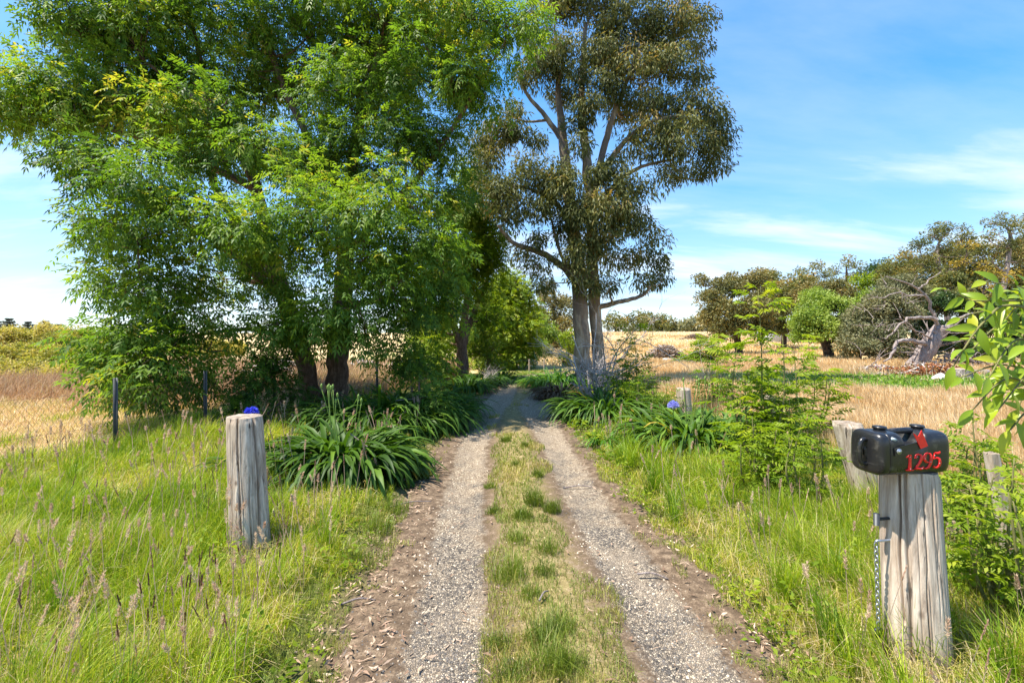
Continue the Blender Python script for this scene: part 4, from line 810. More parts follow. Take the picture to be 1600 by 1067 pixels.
# ------------------------------------------------------------------ near branch hanging in from the right
def near_sapling():
    t = thing('ash_sapling', (1.62, 1.05, 0), 'large glossy ash leaves hanging in from right edge, closest to camera', 'sapling', 'ash seedlings along the right fence')
    st = [tube(spline(np.array([[1.62, 1.05, 0], [1.60, 1.06, .9], [1.55, 1.08, 1.5], [1.52, 1.1, 2.1]]), 14), np.linspace(.02, .008, 14), 8)]; ch = []
    Y = 1.12
    rach = [((1660, 505), (1565, 487), (1478, 452)), ((1640, 560), (1560, 490), (1500, 497)), ((1600, 480), (1540, 500), (1490, 572)), ((1640, 520), (1570, 505), (1520, 545)),
            ((1650, 600), (1570, 570), (1500, 590)), ((1650, 640), (1580, 590), (1520, 640)), ((1650, 560), (1590, 530), (1545, 590)), ((1660, 470), (1600, 450), (1540, 440)),
            ((1650, 650), (1610, 640), (1578, 672)), ((1660, 540), (1610, 500), (1590, 460)), ((1670, 610), (1620, 590), (1580, 560)), ((1660, 500), (1600, 520), (1560, 620)), ((1680, 590), (1630, 560), (1590, 640)), ((1650, 470), (1590, 470), (1520, 470)), ((1650, 520), (1580, 540), (1500, 530)), ((1660, 580), (1600, 600), (1540, 610)), ((1660, 440), (1610, 460), (1570, 500)), ((1670, 560), (1620, 570), (1560, 640)), ((1680, 520), (1640, 500), (1600, 540)), ((1690, 630), (1650, 600), (1600, 600))]
    r_ = np.random.default_rng(5)
    for ri, (a, m, e) in enumerate(rach):
        yo = Y + r_.uniform(-.12, .16); A, Mi, E = P(*a, yo + .05), P(*m, yo), P(*e, yo - .05 + r_.uniform(-.05, .05)); c = spline(np.array([[1.56, 1.09, A[2] - .12], A, Mi, E]), 16); st.append(tube(c, np.linspace(.0045, .0014, 16), 6))
        for kk in range(5 if ri != 3 else 4):
            i = 15 - kk * 2; p = c[i]; d = unit(c[i] - c[i - 1])
            for sg in ((0,) if kk == 0 else (-1, 1)):
                # leaflet built as 2 x 5 curved quads
                s0 = unit(np.cross(d, [0, -1, .35] + r_.normal(0, .3, 3))); ld = unit(d * (.75 if sg else 1) + s0 * sg * .85 + r_.normal(0, .15, 3) + [0, 0, -.02]); nn = unit(np.array([.0, -.75, .7]) + r_.normal(0, .4, 3)); sd_ = unit(np.cross(ld, nn)); nn = np.cross(sd_, ld)
                L = r_.uniform(.042, .060); W = L * r_.uniform(.33, .4); K = 8; tt = np.linspace(0, 1, K); wd = np.array([.06, .55, .88, 1, .95, .74, .42, .03]) * W / 2; cv = r_.uniform(.1, .35)
                mid = p + ld * (tt * L)[:, None] + (nn * (-cv * tt ** 2 * L)[:, None]) + np.array([0, 0, -1]) * (.12 * L * tt ** 2)[:, None]
                l_ = mid + sd_ * wd[:, None] + nn * (wd * .35)[:, None]; r2 = mid - sd_ * wd[:, None] + nn * (wd * .35)[:, None]
                V = np.stack([l_, mid, r2], 1).reshape(-1, 3); q = []
                for z_ in range(K - 1):
                    for j in range(2): q.append([z_ * 3 + j, z_ * 3 + j + 1, z_ * 3 + j + 4, z_ * 3 + j + 3])
                ch.append((V, np.array(q), np.full(len(q), float(np.clip(r_.normal(.48, .22), 0, 1)))))
    mesh_obj('stems', st, MAT['stem'], t, smooth=True); mesh_obj('leaves', ch, MAT['near_leaf'], t, smooth=True)
near_sapling()

# ------------------------------------------------------------------ timber posts
def post(name, label, base, top, r0, r1, seed, cracks, cat='post', group=None, square=False, rough=1.0):
    r_ = np.random.default_rng(seed); base = np.array(base, float); top = np.array(top, float); t = thing(name, base, label, cat, group)
    ns, nh = (300, 80) if not square else (48, 30); th = np.linspace(0, 2 * pi, ns, endpoint=False); hh = np.linspace(-.12, 1, nh)
    H = np.linalg.norm(top - base); TH, HH = np.meshgrid(th, hh); rad = r0 + (r1 - r0) * HH
    rad = rad * (1 + .035 * np.cos(2 * TH + 1) + .02 * np.cos(3 * TH + seed)) * (1 + .045 * rough * (vnoise(TH * 1.0 + 9, HH * 3, seed) - .5) + .03 * rough * (vnoise(np.cos(TH) * 9 + 30, np.sin(TH) * 9 + HH * .8 + 30, seed + 1) - .5))
    if not square: cracks = list(cracks) + [(r_.uniform(-pi, pi), r_.uniform(.010, .022), r_.uniform(.004, .012), *sorted((r_.uniform(-.1, .6), r_.uniform(.5, 1.0)))) for _ in range(16)]
    if not square: rad = rad - .028 * sstep(.955, 1.0, HH) * (vnoise(TH * 2.2 + 4, HH * 0, seed + 5) ** 2)
    for (c, w_, dep, h0_, h1_) in cracks:
        cc = c + .10 * (vnoise(HH * 5 + 3, 0 * HH, int(c * 100)) - .5); dd = np.abs((TH - cc + pi) % (2 * pi) - pi); m_ = sstep(h0_ - .08, h0_, HH) * (1 - sstep(h1_, h1_ + .08, HH)) if h1_ < 1 else sstep(h0_ - .08, h0_, HH)
        rad = rad - dep * np.exp(-(dd / w_) ** 2) * m_
    if square: rad = rad * (1 / np.maximum(np.abs(np.cos(TH)), np.abs(np.sin(TH)))) ** .8
    ax = base + (top - base) * HH[..., None]; V = ax + np.stack([np.cos(TH), np.sin(TH), 0 * TH], -1) * rad[..., None]
    V[-1, :, 2] += .006 * (vnoise(np.cos(th) * 3 + 5, np.sin(th) * 3 + 5, seed) - .5) * 2
    V = V.reshape(-1, 3); i = np.arange(nh - 1)[:, None] * ns; j = np.arange(ns)[None]; jn = (j + 1) % ns
    Fq = np.stack([i + j, i + jn, i + ns + jn, i + ns + j], -1).reshape(-1, 4)
    mesh_obj('shaft', [(V, Fq, np.full(len(Fq), .5))], MAT['timber'], t, smooth=True)
    # end grain: rings of quads closing the top
    rim = V[-ns:]; ce = rim.mean(0); rings = [rim]; fr = [.93, .7, .45, .22, .06]
    for f in fr:
        q = ce + (rim - ce) * f; q[:, 2] = ce[2] + .006 + .007 * (vnoise(q[:, 0] * 40, q[:, 1] * 40, 3) - .5); rings.append(q)
    VV = np.concatenate(rings); Fq = []
    for a_ in range(len(fr)):
        Fq.append(np.stack([a_ * ns + np.arange(ns), a_ * ns + (np.arange(ns) + 1) % ns, (a_ + 1) * ns + (np.arange(ns) + 1) % ns, (a_ + 1) * ns + np.arange(ns)], -1))
    mesh_obj('end_grain', [(VV, np.concatenate(Fq), np.full(len(fr) * ns, .5))], MAT['timber_top'], t)
    return t
f_ = -pi / 2
lp = post('gatepost', 'split grey round gatepost standing alone in grass on left', (-1.875, 3.27, 0), (-1.985, 3.38, .98), .134, .122, 3,
          [(f_ + .12, .034, .055, 0, 1), (f_ + 1.05, .07, .035, .2, .97), (f_ - .75, .02, .02, .55, .85), (f_ + .6, .03, .02, .0, .55), (f_ - 1.2, .025, .012, .1, .9), (f_ + .25, .015, .01, .1, .9)])
rp = post('gatepost', 'thick grey gatepost on right carrying the black letterbox', (1.925, 2.16, 0), (1.955, 2.25, .930), .124, .113, 9,
          [(f_ - 1.05, .03, .035, .3, 1), (f_ - .80, .05, .022, .0, 1), (f_ - .25, .016, .02, .0, 1), (f_ + .25, .012, .012, .3, 1), (f_ + .6, .012, .012, .4, 1), (f_ + 1.15, .06, .03, .0, .4), (f_ - .5, .012, .008, .1, .9)])
post('fence_post', 'leaning old grey post behind the letterbox', (3.36, 4.25, -.05), (3.16, 4.3, .75), .125, .115, 14, [(f_ - .2, .03, .03, .2, 1), (f_ + .6, .02, .02, 0, .8)], group='old fence posts on the right')
post('fence_post', 'short tilted fence stake with nail holes at right edge', (3.10, 2.78, -.05), (2.98, 2.83, .85), .032, .027, 15, [(f_ + .5, .03, .008, .2, 1)], group='old fence posts on the right', square=True)
post('fence_post', 'dark slender fence post among the sapling leaves', (3.68, 6.3, -.05), (3.55, 6.3, .72), .06, .055, 16, [(f_, .03, .01, .2, 1)], group='old fence posts on the right', square=True)
post('fence_post', 'squat grey fence post behind the pale blue bloom', (3.2, 8.4, -.05), (3.16, 8.4, .58), .13, .12, 17, [(f_, .03, .02, .2, 1)], group='old fence posts on the right')
for i, (px, Y, lab) in enumerate([(827, 18.6, 'thin post of the far fence crossing the driveway end'), (850, 18.9, 'dark post of the far fence beside agapanthus')]):
    x = (px - 800) / F * Y; post('fence_post', lab, (x, Y, -.05), (x, Y, .52), .035, .03, 20 + i, [], group='far fence posts at the driveway end')
w_ = thing('rusty_wire', (3.0, 2.8, .6), 'rusty fence wire sagging across the tilted stake', 'wire')
mesh_obj('strand', [tube(spline(np.array([[2.45, 2.75, .60], [2.75, 2.78, .64], [3.0, 2.75, .70], [3.5, 2.8, .68]]), 12), .0022, 5)], MAT['rust_wire'], w_)
# fitting on the right gatepost
mesh_obj('hinge_pin', [tube(np.array([[1.762, 2.20, .672], [1.762, 2.20, .728]]), .013, 10), tube(np.array([[1.762, 2.20, .70], [1.88, 2.22, .70]]), .008, 8)], MAT['dark_steel'], rp, smooth=True)

# chain
def chain():
    t = thing('steel_chain', (1.755, 2.19, .59), 'galvanised chain with end ring hanging from right gatepost', 'chain')
    def torus(c, R1, r1, n1, ax, stretch=1.0, seg=8):
        a = np.linspace(0, 2 * pi, n1, endpoint=False); p = np.stack([np.cos(a) * R1, 0 * a, np.sin(a) * R1 * stretch], 1)
        if ax: p = p[:, [1, 0, 2]]
        p = p + np.array(c); p = np.concatenate([p, p[:1]]); k = len(p); tt = unit(np.roll(p[:-1], -1, 0) - np.roll(p[:-1], 1, 0)); tt = np.concatenate([tt, tt[:1]])
        nrm = np.array([0, 1., 0]) if not ax else np.array([1., 0, 0]); b2 = np.cross(tt, nrm); s = np.linspace(0, 2 * pi, seg, endpoint=False)
        V = p[:, None] + r1 * (np.cos(s)[None, :, None] * nrm + np.sin(s)[None, :, None] * b2[:, None]); V = V.reshape(-1, 3); i = np.arange(k - 1)[:, None] * seg; j = np.arange(seg)[None]; jn = (j + 1) % seg
        return (V, np.stack([i + j, i + jn, i + seg + jn, i + seg + j], -1).reshape(-1, 4), np.full((k - 1) * seg, .5))
    x, y, z = 1.752, 2.19, .592
    mesh_obj('eye_bolt', [tube(np.array([[1.88, 2.215, .598], [1.78, 2.19, .601], [1.756, 2.19, .601], [1.748, 2.19, .592]]), .0062, 8)], MAT['steel'], t, smooth=True)
    L = []; n = 19; 
    for i in range(n): L.append(torus((x + .0006 * i, y, z - .012 - i * .0212), .0085, .0028, 16, i % 2, 1.75))
    mesh_obj('links', L, MAT['steel'], t, smooth=True)
    mesh_obj('end_ring', [torus((x + .012, y - .002, z - .012 - n * .0212 - .016), .0185, .0075, 28, 0)], MAT['dark_steel'], t, smooth=True)
chain()

# ------------------------------------------------------------------ jerrycan letterbox
def letterbox():
    t = thing('letterbox', (0, 0, 0), 'black jerrycan letterbox with red flag and number lying on the post', 'letterbox')
    LB, LC, Wd, Ht = .335, .055, .175, .20
    def section(xs, sc, recess, seg=56, n=4.5):
        th = np.linspace(0, 2 * pi, seg, endpoint=False); c, s = np.cos(th), np.sin(th); yy = np.sign(c) * np.abs(c) ** (2 / n); zz = np.sign(s) * np.abs(s) ** (2 / n); V = []
        for x, k in zip(xs, sc):
            y = yy * Wd / 2 * (1 - (1 - k) * 1.0); z = zz * Ht / 2 * (1 - (1 - k) * .85)
            if recess:
                m = float(sstep(.062, .10, x) * (1 - sstep(.165, .215, x))); z = np.where(z > 0, z * (1 - .56 * m), z)
                dm = float(np.exp(-((x - .178) / .035) ** 2)); y = y * (1 - .10 * dm * (z > .02) * np.clip(z / .1, 0, 1))
            V.append(np.stack([np.full(seg, x), y, z], 1))
        return np.array(V)
    def loft(V, capends=(True, True)):
        k, seg, _ = V.shape; i = np.arange(k - 1)[:, None] * seg; j = np.arange(seg)[None]; jn = (j + 1) % seg
        Fq = np.stack([i + j, i + seg + j, i + seg + jn, i + jn], -1).reshape(-1, 4); c = []
        for q, bb in enumerate((0, (k - 1) * seg)):
            if capends[q]:
                for a in range(seg // 2 - 1): c.append([bb + a, bb + a + 1, bb + seg - 2 - a, bb + seg - 1 - a])
        return (V.reshape(-1, 3), np.concatenate([Fq, np.array(c, int).reshape(-1, 4)]), np.full(len(Fq) + len(c), .5))
    xs = np.concatenate([[0, .003], np.linspace(.012, .29, 44), .29 + .045 * np.sin(np.linspace(.1, pi / 2, 9))]); sc = np.ones(len(xs)); sc[0] = .965
    e = np.linspace(.1, pi / 2, 9); sc[-9:] = 1 - .30 * (1 - np.cos(e)) ** 1.3
    xs = np.concatenate([xs, [xs[-1] + .0005 * q for q in (1, 2, 3)]]); sc = np.concatenate([sc, [.55, .3, .04]])
    body = mesh_obj('body', [loft(section(xs, sc, True))], MAT['plastic'], t, smooth=True)
    xc_ = -np.concatenate([[.004, .006], np.linspace(.008, .018, 4), .018 + .030 * np.sin(np.linspace(.12, pi / 2, 11))]); s2 = np.ones(len(xc_)); e = np.linspace(.12, pi / 2, 11); s2[-11:] = 1 - .34 * (1 - np.cos(e)) ** 1.1; s2 = s2 * 1.012; xc_ = np.concatenate([xc_, [xc_[-1] - .002, xc_[-1] - .0032, xc_[-1] - .0038]]); s2 = np.concatenate([s2, [.5, .28, .03]])
    Vc = section(xc_, s2, False)[:, ::-1]
    door = mesh_obj('door', [loft(Vc)], MAT['plastic'], t, smooth=True)
    # seam lip in the dark gap
    mesh_obj('seam', [loft(section(np.array([-.006, .004]), np.array([.95, .95]), False), (False, False))], MAT['hole'], t)
    # pull handle on the door end
    hx = -.050; hp = spline(np.array([[hx + .014, -.01, .055], [hx - .012, -.01, .062], [hx - .03, -.01, .045], [hx - .034, -.01, 0], [hx - .03, -.01, -.04], [hx - .012, -.01, -.055], [hx + .014, -.01, -.05]]), 22)
    mesh_obj('handle', [tube(hp, .0105, 10)], MAT['plastic'], door, smooth=True)
    # moulded carrying bar over the recess
    mesh_obj('carry_bar', [tube(spline(np.array([[.055, 0, .074], [.085, 0, .090], [.14, 0, .094], [.20, 0, .093], [.225, 0, .082]]), 14), .015, 12)], MAT['plastic'], body, smooth=True)
    for x in (.040, .250):
        k = [tube(np.array([[x, .005, .094], [x, .005, .108], [x, .005, .109], [x, .005, .118]]), [.024, .024, .030, .028], 24)]
        mesh_obj('screw_cap', k, MAT['plastic'], body, smooth=False)
    # flag arm, pivot and red notched flag
    fy = -Wd / 2 - .006
    def plate(poly, y0, y1, nm, m, par):
        p = np.array(poly); n = len(p); V = np.concatenate([np.stack([p[:, 0], np.full(n, y0), p[:, 1]], 1), np.stack([p[:, 0], np.full(n, y1), p[:, 1]], 1)]); me = bpy.data.meshes.new(nm)
        fs = [list(range(n)), list(range(2 * n - 1, n - 1, -1))] + [[i, (i + 1) % n + 0, n + (i + 1) % n, n + i][::-1] for i in range(n)]
        me.from_pydata([tuple(v) for v in V], [], fs); me.materials.append(m); o = bpy.data.objects.new(nm, me); scene.collection.objects.link(o); o.parent = par; return o
    plate([(.020, -.002), (.016, .034), (.045, .044), (.15, .064), (.185, .046), (.15, .026), (.07, .010)], fy + .003, fy, 'flag_arm', MAT['plastic'], body)
    piv = mesh_obj('pivot_bolt', [tube(np.array([[.037, fy - .001, .022], [.037, fy - .004, .022]]), .0125, 20), tube(np.array([[.037, fy - .004, .022], [.037, fy - .009, .022]]), .0065, 12)], MAT['steel'], t, smooth=False)
    plate([(.110, .104), (.138, .088), (.155, .116), (.189, .042), (.150, .030)], fy - .001, fy - .004, 'flag', MAT['red'], t)
    mesh_obj('paint_chip', [box((.022, -Wd / 2 + .006, .074), (.024, .008, .014), .5, (.5, .3, 0))], MAT['chip'], body)
    # raised numerals
    def stroke(pts, ws, ox, oz, s):
        p = np.array(pts, float); n = max(10, 5 * len(p)); c = spline(np.concatenate([p, np.array(ws)[:, None]], 1), n); q, w2 = c[:, :2], c[:, 2]; d = unit(np.gradient(q, axis=0)); nn = np.stack([-d[:, 1], d[:, 0]], 1)
        a, b_ = q + nn * w2[:, None] / 2, q - nn * w2[:, None] / 2; fr, bk = -Wd / 2 - .0025, -Wd / 2 + .004
        f3 = lambda v, y: np.stack([ox + v[:, 0] * s, np.full(len(v), y), oz + v[:, 1] * s], 1)
        V = np.stack([f3(a, fr), f3(b_, fr), f3(b_, bk), f3(a, bk)], 1).reshape(-1, 3); i = np.arange(n - 1)[:, None] * 4; j = np.arange(4)[None]; jn = (j + 1) % 4
        Fq = np.stack([i + j, i + jn, i + 4 + jn, i + 4 + j], -1).reshape(-1, 4); Fq = np.concatenate([Fq, [[0, 1, 2, 3], [(n - 1) * 4 + 3, (n - 1) * 4 + 2, (n - 1) * 4 + 1, (n - 1) * 4]]]); return (V, Fq, np.full(len(Fq), .5))
    g = {'1': [([(.30, .02), (.30, .5), (.30, .98)], [.20, .19, .19]), ([(.27, .93), (.15, .86), (.04, .86)], [.13, .09, .06]), ([(.06, .035), (.30, .04), (.54, .035)], [.06, .09, .06])],
         '2': [([(.07, .72), (.12, .90), (.30, .965), (.47, .86), (.47, .66), (.34, .42), (.16, .20), (.05, .05)], [.15, .12, .08, .15, .2, .17, .12, .09]), ([(.04, .07), (.2, .1), (.38, .07), (.58, .10), (.62, .20)], [.13, .14, .14, .13, .05])],
         '9': [([(.34, .42), (.16, .46), (.07, .66), (.14, .88), (.31, .96), (.48, .88), (.55, .66), (.50, .38), (.36, .12), (.12, .03)], [.08, .15, .19, .13, .08, .13, .20, .19, .13, .09]), ([(.52, .5), (.42, .41), (.30, .42)], [.08, .07, .06])],
         '5': [([(.56, .97), (.4, .9), (.16, .93)], [.10, .14, .13]), ([(.17, .94), (.13, .74), (.11, .56)], [.08, .08, .08]), ([(.11, .57), (.28, .63), (.47, .55), (.54, .34), (.45, .12), (.26, .03), (.08, .10)], [.07, .10, .16, .21, .16, .1, .14])]}
    x0 = .080; sc_ = .075; tilt = .03
    for k, ch in enumerate('1295'):
        nu = mesh_obj('numeral', [stroke(p, w2, x0 + k * .0475, -.072 + k * .0022, sc_ * (1 + .02 * (k > 1))) for p, w2 in g[ch]], MAT['red'], t)
        for (ax_, az_) in {'1': ((.3, .85), (.3, .12)), '2': ((.14, .82), (.5, .09)), '9': ((.09, .66), (.5, .45)), '5': ((.14, .8), (.5, .3))}[ch]:
            q_ = (x0 + k * .0475 + ax_ * sc_, -.072 + k * .0022 + az_ * sc_); mesh_obj('nail', [tube(np.array([[q_[0], -Wd / 2 - .002, q_[1]], [q_[0], -Wd / 2 - .0042, q_[1]]]), [.0022, .0016], 8)], MAT['chip'], nu)
    t.location = (1.735, 2.187, .930 + Ht / 2 + .002); t.rotation_euler = (0, 0, R(8))
letterbox()

# ------------------------------------------------------------------ left wire netting fence
def left_fence():
    t = thing('wire_netting_fence', (-5.05, 5.8, 0), 'low wire netting fence on dark steel pickets left of the ash', 'fence')
    fx = lambda y: -5.05 + (y - 5.8) * .32
    for y, h_ in [(3.4, 1.0), (4.6, 1.0), (5.8, 1.02), (6.95, 1.0), (8.2, 1.0), (9.6, 1.0), (11.2, 1.0)]:
        x = fx(y); z = float(surf(x, y)); ch = []
        for a in (0, 2.1, 4.2): ch.append(box((x + cos(a) * .012, y + sin(a) * .012, z + h_ / 2 - .05), (.03, .006, h_ + .1), .5, (0, 0, a)))
        ch.append(box((x - .016, y - .014, z + h_ / 2), (.022, .004, h_ - .02), .5, (0, 0, -.6)))
        mesh_obj('picket', ch, MAT['picket'], t)
    W = []; ys = np.linspace(3.3, 11.4, 40); xs = fx(ys)
    for z in (.04, .45, .87): W.append(tube(np.stack([xs, ys, surf(xs, ys) * 0 + z + .012 * np.sin(ys * 3)], 1), .0018, 4))
    # hexagonal netting as slanted wires
    for y in np.arange(3.35, 11.3, .06):
        for sg in (-1, 1):
            n = 17; zz = np.linspace(.04, .86, n); yy = y + sg * .03 * (np.arange(n) % 2); xx = fx(yy); W.append(tube(np.stack([xx, yy, zz + .01 * np.sin(yy * 3)], 1), 0.0014, 3, cap=False))
    mesh_obj('netting', W, MAT['rust_wire'], t)
left_fence()

# ------------------------------------------------------------------ logs, stumps, piles, shed
def chunk(c, s, seed, r=.5, n=10):
    """irregular lump: distorted sphere"""
    r_ = np.random.default_rng(seed); u = np.linspace(0, 2 * pi, n * 2 + 1); v = np.linspace(.08, pi - .08, n); U, Vv = np.meshgrid(u, v); U2 = U % (2 * pi)
    k = 1 + .5 * (vnoise(np.cos(U2) * 2 + 20 + seed, np.cos(Vv) * 2.5 + np.sin(U2) * 2 + 20, seed) - .5); x = np.cos(U) * np.sin(Vv) * k; y = np.sin(U) * np.sin(Vv) * k; z = np.cos(Vv) * k
    return grid(c[0] + x * s[0], c[1] + y * s[1], c[2] + z * s[2], r)
for i, (px, py, sx, sz, lab) in enumerate([(566, 585, .45, .42, 'grey upturned stump seen right of the ash trunks'), (585, 588, .30, .36, 'spiky weathered root ball between two stumps'), (612, 585, .5, .3, 'long low grey stump near hanging shrub'), (634, 587, .4, .34, 'knobbly stump partly behind the hanging shrub')]):
    Y = 17.0; p = P(px, py, Y); p[2] = float(surf(p[0], Y)); t = thing('tree_stump', p, lab, 'stump', 'old grey stumps in the left paddock')
    ch = [chunk((p[0], Y, p[2] + sz * .45), (sx * .6, .35, sz * .75), 5 + i)]
    mesh_obj('wood', ch, MAT['bark_grey'], t, smooth=True); rt = []
    for k in range(14):
        a = rng.uniform(0, 2 * pi); d = np.array([cos(a) * sx, rng.uniform(-.2, .2), abs(sin(a)) * sz * 1.1 + .05]); c0 = np.array([p[0], Y - .1, p[2] + sz * .35]); rt.append(tube(spline(np.array([c0, c0 + d * .6 + rng.normal(0, .05, 3), c0 + d]), 6), np.linspace(.07, .018, 6), 6))
    mesh_obj('roots', rt, MAT['deadwood'], t, smooth=True)

def brush_pile(name, label, cat, px, py, Y, w, h_, n, mat, seed, leafy=None, group=None):
    r_ = np.random.default_rng(seed); p = P(px, py, Y); p[2] = float(surf(p[0], Y)); t = thing(name, p, label, cat, group); out = []
    for i in range(n):
        a = r_.uniform(0, pi); u = r_.normal(0, .42) * w; z = max(.03, h_ * r_.random() * math.exp(-(u / w) ** 2 * 2)); L = r_.uniform(.25, .8) * min(1, w); d = np.array([cos(a) * L, r_.uniform(-.4, .4), r_.normal(0, .16)]) * .5; c = np.array([p[0] + u, Y + r_.uniform(-.5, .5), p[2] + z])
        out.append(tube(spline(np.array([c - d, c + r_.normal(0, .05, 3), c + d]), 5), np.linspace(.03, .01, 5) * r_.uniform(.5, 1.4), 5, r_.random()))
    mesh_obj('sticks', out, mat, t)
    if leafy:
        m = 2600; u = r_.normal(0, .45, m) * w; zz = h_ * r_.random(m) * np.exp(-(u / w) ** 2 * 2) * 1.05; q = np.stack([p[0] + u, Y + r_.uniform(-.6, .5, m), p[2] + zz], 1); mesh_obj('leaves', [leaf_q(q, r_.normal(0, 1, (m, 3)), r_.normal(0, 1, (m, 3)), .12, .05, np.clip(r_.normal(.5, .25, m), 0, 1))], MAT[leafy], t)
    return t
brush_pile('brush_pile', 'brown pile of cut branches in the dry paddock, centre right', 'brush pile', 1040, 558, 26, 1.5, .85, 260, MAT['deadwood'], 1, 'dead_leaf')
brush_pile('brush_pile', 'small dark brush pile near the paddock crest', 'brush pile', 1088, 527, 60, 2.2, .8, 160, MAT['bark_grey'], 2, 'dead_leaf')
brush_pile('brush_pile', 'heap of rust-red dead fern fronds under the fallen tree', 'brush pile', 1455, 592, 16.2, 1.7, .5, 120, MAT['deadwood'], 3, 'rust')
brush_pile('brush_pile', 'scatter of rusty dead leaves left of the fallen tree', 'brush pile', 1370, 590, 17.5, 1.1, .3, 140, MAT['deadwood'], 4, 'rust')
brush_pile('brush_pile', 'tangle of fallen twigs behind the rust-red heap', 'brush pile', 1510, 580, 20, 2.4, .7, 240, MAT['bark_grey'], 5)
brush_pile('brush_pile', 'pinkish heap of dead twigs behind the shrub by the left fence', 'brush pile', 430, 600, 14, 1.2, .8, 160, MAT['deadwood'], 6)
def cut_log(label, px, py, Y, r, H, name='cut_stump', lying=False):
    p = P(px, py, Y); p[2] = float(surf(p[0], Y)); t = thing(name, p, label, 'stump', 'cut stumps by the rust-red heap')
    if lying: a = np.array([p[0] - H / 2, Y, p[2] + r]); b_ = np.array([p[0] + H / 2, Y + .1, p[2] + r])
    else: a = np.array([p[0], Y, p[2] - .05]); b_ = np.array([p[0], Y, p[2] + H])
    mesh_obj('bark', [tube(np.linspace(a, b_, 6), np.linspace(r * 1.08, r, 6), 18, wob=.08, cap=False)], MAT['bark_grey'], t, smooth=True)
    d = unit(b_ - a); mesh_obj('cut_face', [tube(np.array([b_ - d * .02, b_ + d * .004]), [r * .97, r * .95], 18)], MAT['cutwood'], t)
cut_log('wide flat-cut stump behind the near ash leaves', 1500, 596, 15.2, .32, .42)
cut_log('small pinkish cut stump in front of the fallen trunk', 1458, 583, 17.5, .17, .42)
cut_log('short log lying right of the wide flat-cut stump', 1532, 590, 16.5, .13, .7, 'cut_log', True)
for i, (px, py, s, lab) in enumerate([(1444, 601, (.34, .2, .10), 'dark flat slab in the green weeds'), (1462, 603, (.22, .2, .05), 'pale flat stone beside the dark slab'), (1470, 596, (.22, .2, .2), 'grey rounded rock behind the pale flat stone')]):
    Y = 14.2; p = P(px, py, Y); p[2] = float(surf(p[0], Y)); o = mesh_obj('rock', [chunk((p[0], Y, p[2] + s[2] * .6), s, 30 + i)], MAT['slab'] if i else MAT['deadwood'], None, True, loc=p); tag(o, lab, 'rock', 'rocks in the green weeds')
# low timber rail
p = P(1082, 570, 23); t = thing('timber_rail', p * [1, 1, 0], 'low grey timber rail on short posts in the dry paddock', 'rail')
mesh_obj('rail', [box((p[0], 23, .20), (1.6, .08, .09), .5, (0, .01, 0))], MAT['timber'], t)
for dx in (-.65, .1, .7): mesh_obj('post', [box((p[0] + dx, 23.07, .12), (.09, .06, .34))], MAT['timber'], t)
# concrete trough pieces
for i, (px, lab) in enumerate([(1043, 'pale block left of the low timber rail'), (1055, 'grey broken block beside the pale block')]):
    p = P(px, 568, 23.5); o = mesh_obj('concrete_block', [box((p[0], 23.5, .13), (.36, .3, .3 - .08 * i), .5, (.05, .04, .3)), box((p[0] + .1, 23.35, .05), (.3, .2, .16), .5, (.1, .1, .7))], MAT['slab'], None, loc=(p[0], 23.5, 0)); tag(o, lab, 'block', 'blocks in the dry paddock')
# shed
def shed():
    Y = 52.0; p = P(1228, 540, Y); g = float(surf(p[0], Y)); t = thing('shed', (p[0], Y, g), 'pale grey corrugated shed glimpsed behind the saplings', 'shed'); W, D, H = 3.4, 3, 2.0
    mesh_obj('wall', [box((p[0], Y + D / 2, g + H / 2), (W, D, H))] + [box((p[0] - W / 2 + .1 + k * .2, Y - .01, g + H / 2), (.08, .03, H - .05)) for k in range(17)], MAT['shed'], t)
    mesh_obj('roof', [box((p[0], Y + D / 2 - .1, g + H + .13), (W + .5, D + .7, .08), .5, (.08, 0, 0))], MAT['shed_roof'], t)
    d = mesh_obj('door', [box((p[0] + .5, Y - .04, g + .85), (1.0, .05, 1.7))], MAT['shed_roof'], t); mesh_obj('handle', [box((p[0] + .1, Y - .08, g + .9), (.06, .04, .2))], MAT['dark_steel'], d)
    mesh_obj('window', [box((p[0] - .8, Y - .04, g + 1.3), (.8, .05, .6))], MAT['hole'], t)
shed()

# ------------------------------------------------------------------ grasses (stuff)
def fence_x(y): return -5.05 + (y - 5.8) * .32
agl = [(545, 735, .8), (585, 668, .8), (640, 660, .7), (935, 645, .8), (1070, 700, .75), (680, 645, .6), (1150, 690, .5), (872, 605, .8)]
AG = [((a - 800) / F * (F * CH / (b_ - HY)), F * CH / (b_ - HY), c) for a, b_, c in agl]
def keep_ag(x, y, k=.8):
    m = np.ones(len(x), bool)
    for ax, ay, r in AG: m &= ((x - ax) ** 2 + ((y - ay) / .8) ** 2) > (r * k) ** 2
    return m

